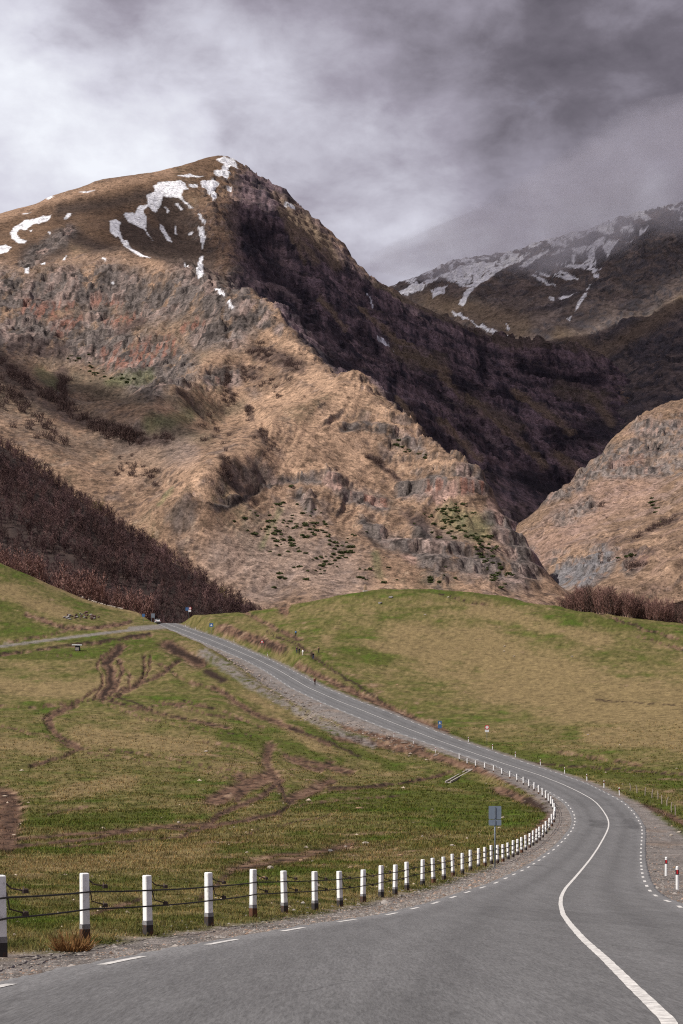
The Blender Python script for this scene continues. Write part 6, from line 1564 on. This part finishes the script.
for (px, py, rz, st, af, top, bot, lab, bag) in [
    (295.8, 636.5, 2.6, 0.10, 0.0, BLU, BLACK, 'walker in a blue jacket and dark trousers, alone and highest on the slope', None),
    (296.8, 653.4, 0.6, 0.05, 0.1, (0.10, 0.04, 0.07), NAVY, 'walker in a dark plum jacket at the left of the group of three', MAR),
    (299.2, 654.4, -0.4, 0.04, 0.0, BLACK, BLACK, 'walker all in black in the middle of the group of three', None),
    (302.8, 655.9, -0.9, 0.06, 0.1, WHT, (0.55, 0.52, 0.48), 'walker in white clothes at the right of the group of three', None),
    (313.2, 659.4, 0.3, 0.08, 0.0, BLACK, NAVY, 'walker in black clothes standing apart, lower of the pair', None),
    (318.7, 653.0, 2.9, 0.10, 0.0, TANC, BLACK, 'walker in a tan jacket and dark trousers, upper of the pair', BLACK),
    (314.8, 685.3, 0.2, 0.20, 0.0, MAR, (0.05, 0.035, 0.03), 'walker in a dark red jacket striding along the roadside', None)]:
    p = G.hit(px, py)
    if py > 680: p = on_row(px, py); p.z = float(road_z(p.y))+0.015
    person(p, rz, st, af, top, bot, lab, bag=bag)
# ------------------------------------------------------------------ loose ground cover
GC = ground_colour(G)
def gcol(X, Y):
    u = CX+X/Y*F
    i = np.clip(np.round(np.interp(u, G.us, np.arange(len(G.us)))).astype(int), 0, len(G.us)-1); j = np.clip(np.round(np.interp(Y, G.ds, np.arange(len(G.ds)))).astype(int), 0, len(G.ds)-1)
    return GC[j, i]
r = np.random.RandomState(77)
# grass: small tufts, spread evenly over the picture of the meadow
n = 150000
u = r.uniform(-60, 740, n); d = np.exp(r.uniform(math.log(16), math.log(330), n))
keep = r.rand(n) < np.clip(1.3-d/420, 0.2, 1)
u, d = u[keep], d[keep]
X = (u-CX)/F*d
ol, orr = XL(d)-X, X-XR(d)
c = gcol(X, d)
gness = c[:, 2]/(c[:, 1]+1e-6)
ok = ((ol > 2.3) | (orr > 1.9)) & ((gness < 0.58) | ((gness < 0.75) & (r.rand(len(d)) < 0.08)))
X, d, c = X[ok], d[ok], c[ok]
z = G.at(X, d); m = len(X)
nb = 4
X = np.repeat(X, nb); d = np.repeat(d, nb); z = np.repeat(z, nb); c = np.repeat(c, nb, 0); k = len(X)
sc = np.clip(d/45, 0.55, 3.2)
off = r.randn(k, 2)*0.05*sc[:, None]
h = r.uniform(0.05, 0.13, k)*np.clip(d/60, 0.8, 2.2); w = 0.010*np.clip(d/22, 0.8, 12)
a = r.uniform(0, 6.28, k); lean = r.randn(k, 2)*0.45*h[:, None]
P = np.stack([X+off[:, 0], d+off[:, 1], z-0.02], -1)
V = np.stack([P+np.stack([np.cos(a)*w/2, np.sin(a)*w/2, 0*w], -1), P-np.stack([np.cos(a)*w/2, np.sin(a)*w/2, 0*w], -1), P+np.stack([lean[:, 0], lean[:, 1], h], -1)], 1)
col = c*r.uniform(0.85, 1.28, (k, 1))*np.where(r.rand(k, 1) < 0.25, np.array((1.35, 1.1, 0.9)), np.array((0.95, 1.05, 0.9)))
m_grass = tint_mat('grass blades', 0.85, 2.0, 0.2)
tag(link('grass', mesh_np('grass', V.reshape(-1, 3), np.arange(3*k).reshape(-1, 3), m_grass, smooth=False, col=np.repeat(np.clip(col, 0.01, 0.6), 3, 0))), 'short green and dry grass tufts over the meadow', 'grass', kind='stuff')

# loose stones: gravel on the verges, rubble on the bank
ico = [(0, 0, 1), (0.9, 0, 0.2), (0.28, 0.85, 0.2), (-0.72, 0.52, 0.2), (-0.72, -0.52, 0.2), (0.28, -0.85, 0.2)]
IF = np.array([(0, 1, 2), (0, 2, 3), (0, 3, 4), (0, 4, 5), (0, 5, 1)])
IV = np.array(ico)
def stones(name, X, d, s, col, label, cat):
    k = len(X); z = G.at(X, d)
    B = IV[None]*(1+0.25*r.randn(k, 6, 1))*s[:, None, None]*np.stack([r.uniform(.8, 1.4, k), r.uniform(.8, 1.4, k), r.uniform(.45, .9, k)], -1)[:, None]
    a = r.uniform(0, 6.28, k); ca, sa = np.cos(a)[:, None], np.sin(a)[:, None]
    V = np.stack([B[..., 0]*ca-B[..., 1]*sa+X[:, None], B[..., 0]*sa+B[..., 1]*ca+d[:, None], B[..., 2]+z[:, None]-0.1*s[:, None]], -1)
    Fc = (np.arange(k)[:, None, None]*6+IF[None]).reshape(-1, 3)
    o = link(name, mesh_np(name, V.reshape(-1, 3), Fc, m_stone, smooth=False, col=np.repeat(col, 6, 0)))
    return tag(o, label, cat, kind='stuff')
m_stone = tint_mat('loose stone', 0.9, 6.0, 0.25)
n = 30000
d = np.exp(r.uniform(math.log(13), math.log(230), n)); lft = r.rand(n) < 0.75
X = np.where(lft, XL(d)-0.35-np.abs(r.randn(n))*1.05, XR(d)+0.3+np.abs(r.randn(n))*1.3)
s = np.exp(r.randn(n)*0.5)*0.014*np.clip(d/35, 0.8, 1.7)
b = r.uniform(0.5, 1.6, (n, 1))
col = np.clip(np.array((0.20, 0.18, 0.165))*b*np.where(r.rand(n, 1) < 0.25, np.array((1.15, 0.9, 0.75)), 1.0), 0.02, 0.6)
stones('gravel', X, d, s, col, 'loose grey gravel along both road verges', 'gravel')
# rubble on the outer bank of the climb and among the turf
ks = []
n = 2200
t = r.rand(n)
px = np.interp(t, [0, 0.2, 0.45, 0.7, 0.85, 1], [205, 235, 270, 320, 372, 440]); py = np.interp(t, [0, 0.2, 0.45, 0.7, 0.85, 1], [654, 672, 698, 727, 744, 758])
d0 = np.interp(px, [205, 235, 270, 320, 372, 440], [485, 440, 392, 345, 318, 288])
d = d0+r.randn(n)*4.5; X = (px-CX)/F*d + r.randn(n)*1.6 - 0.2
ok = XL(d)-X > 1.8
X, d = X[ok], d[ok]; n = len(X)
s = np.exp(r.randn(n)*0.55)*0.125
b = r.uniform(0.4, 1.5, (n, 1)); col = np.clip(np.array((0.23, 0.185, 0.155))*b, 0.03, 0.65)
stones('rubble', X, d, s, col, 'pale rubble tumbled down the outer bank of the climbing road', 'rubble')
n = 1000
u = r.uniform(-20, 690, n); d = np.exp(r.uniform(math.log(24), math.log(260), n)); X = (u-CX)/F*d
nz_ = fbm(X/9, d/12, 3, 901); ok = ((XL(d)-X > 3) | (X-XR(d) > 3)) & (nz_ > 0.05)
X, d = X[ok], d[ok]; n = len(X)
s = np.exp(r.randn(n)*0.45)*0.045*np.clip(d/50, 0.7, 3)
col = np.clip(np.array((0.38, 0.31, 0.24))*r.uniform(0.6, 1.4, (n, 1)), 0.03, 0.65)
stones('scattered_stones', X, d, s, col, 'small pale stones strewn through the turf', 'stones')
# ------------------------------------------------------------------ camera
cam = bpy.data.cameras.new('camera'); co_ = bpy.data.objects.new('camera', cam); C.objects.link(co_)
cam.sensor_fit = 'VERTICAL'; cam.sensor_height = 36.0; cam.sensor_width = 24.0
cam.lens = F*36.0/1024.0
cam.shift_y = (HY-512)/1024.0
co_.location = (0, 0, 0); co_.rotation_euler = (math.radians(90), 0, 0)
cam.clip_start = 0.1; cam.clip_end = 60000
S.camera = co_

# ------------------------------------------------------------------ light
SUN = Vector((-0.606, -0.283, 0.743)).normalized()
sl = bpy.data.lights.new('sun', 'SUN'); sl.energy = 5.0; sl.angle = math.radians(0.5); sl.color = (1.0, 0.95, 0.87)
so = bpy.data.objects.new('sun', sl); C.objects.link(so); so.location = (-300, -200, 400)
so.rotation_euler = SUN.to_track_quat('Z', 'Y').to_euler()
w = bpy.data.worlds.new('World'); S.world = w; w.use_nodes = True
nt = w.node_tree; bg = nt.nodes['Background']
sky = N(nt, 'ShaderNodeTexSky', sky_type='NISHITA', sun_disc=False)
sky.sun_elevation = math.asin(SUN.z); sky.sun_rotation = math.atan2(SUN.x, SUN.y)
sky.altitude = 2000
gen = N(nt, 'ShaderNodeTexCoord').outputs['Generated']
def vdist(c):
    n = N(nt, 'ShaderNodeVectorMath', operation='DISTANCE'); nt.links.new(gen, n.inputs[0])
    n.inputs[1].default_value = Vector(c).normalized(); return n.outputs['Value']
def vnoise(scale, stretch, detail, rough, dist):
    mp = N(nt, 'ShaderNodeMapping'); mp.inputs['Scale'].default_value = stretch
    nt.links.new(gen, mp.inputs['Vector'])
    return noise(nt, mp.outputs['Vector'], scale, detail, rough, dist)
def dirpx(px, py): return ((px-CX)/F, 1.0, (HY-py)/F)
def blob(px, py, r0, r1, amt, wob):
    d = vdist(dirpx(px, py))
    d = math_n(nt, 'ADD', d, wob)
    return maprange2(d, r0, r1, amt, 0.0)
def maprange2(src, a, b_, c, d):
    n = N(nt, 'ShaderNodeMapRange', interpolation_type='SMOOTHSTEP')
    for i, v in zip(('From Min', 'From Max', 'To Min', 'To Max'), (a, b_, c, d)): n.inputs[i].default_value = v
    nt.links.new(src, n.inputs['Value']); return n.outputs['Result']
wob = math_n(nt, 'MULTIPLY', math_n(nt, 'SUBTRACT', vnoise(7.0, (1, 1, 2.0), 5, 0.55, 0.3), 0.5), 0.16)
big = math_n(nt, 'SUBTRACT', vnoise(7.5, (1, 1, 2.0), 9, 0.56, 0.15), 0.5)
fine = math_n(nt, 'SUBTRACT', vnoise(21.0, (1, 1, 1.7), 9, 0.60, 0.2), 0.5)
lev = math_n(nt, 'ADD', math_n(nt, 'MULTIPLY', big, 0.70), math_n(nt, 'MULTIPLY', fine, 0.52))
lev = math_n(nt, 'ADD', lev, 0.40)
lev = math_n(nt, 'ADD', lev, blob(341, 150, 0.16, 0.42, 0.06, wob))
for (px, py, r0, r1, amt) in SKY_BLOBS:  # cloud masses: direction, reach, brightness
    lev = math_n(nt, 'ADD', lev, blob(px, py, r0, r1, amt, wob))
ramp = N(nt, 'ShaderNodeValToRGB'); e = ramp.color_ramp
for p, c in SKY_RAMP[2:]: e.elements.new(p)
for k, (p, c) in enumerate(SKY_RAMP):
    e.elements[k].position = p; e.elements[k].color = (*c, 1)
nt.links.new(lev, ramp.inputs[0])
skyc = N(nt, 'ShaderNodeVectorMath', operation='SCALE'); skyc.inputs[3].default_value = 0.10
nt.links.new(sky.outputs[0], skyc.inputs[0])
cover = maprange2(math_n(nt, 'ADD', fine, math_n(nt, 'MULTIPLY', big, 0.8)), 0.16, 0.40, 0.97, 0.70)
nt.links.new(mixn(nt, cover, skyc.outputs[0], ramp.outputs[0]), bg.inputs['Color'])
bg.inputs['Strength'].default_value = 1.0

S.view_settings.view_transform = 'Standard'; S.view_settings.look = 'None'
S.view_settings.exposure = 0.08; S.view_settings.gamma = 1.0
S.render.engine = 'CYCLES'
S.cycles.max_bounces = 5; S.cycles.diffuse_bounces = 2; S.cycles.transparent_max_bounces = 6; S.cycles.volume_bounces = 4

S.cycles.use_denoising = False
S.cycles.filter_width = 1.15
S.cycles.sample_clamp_indirect = 4.0
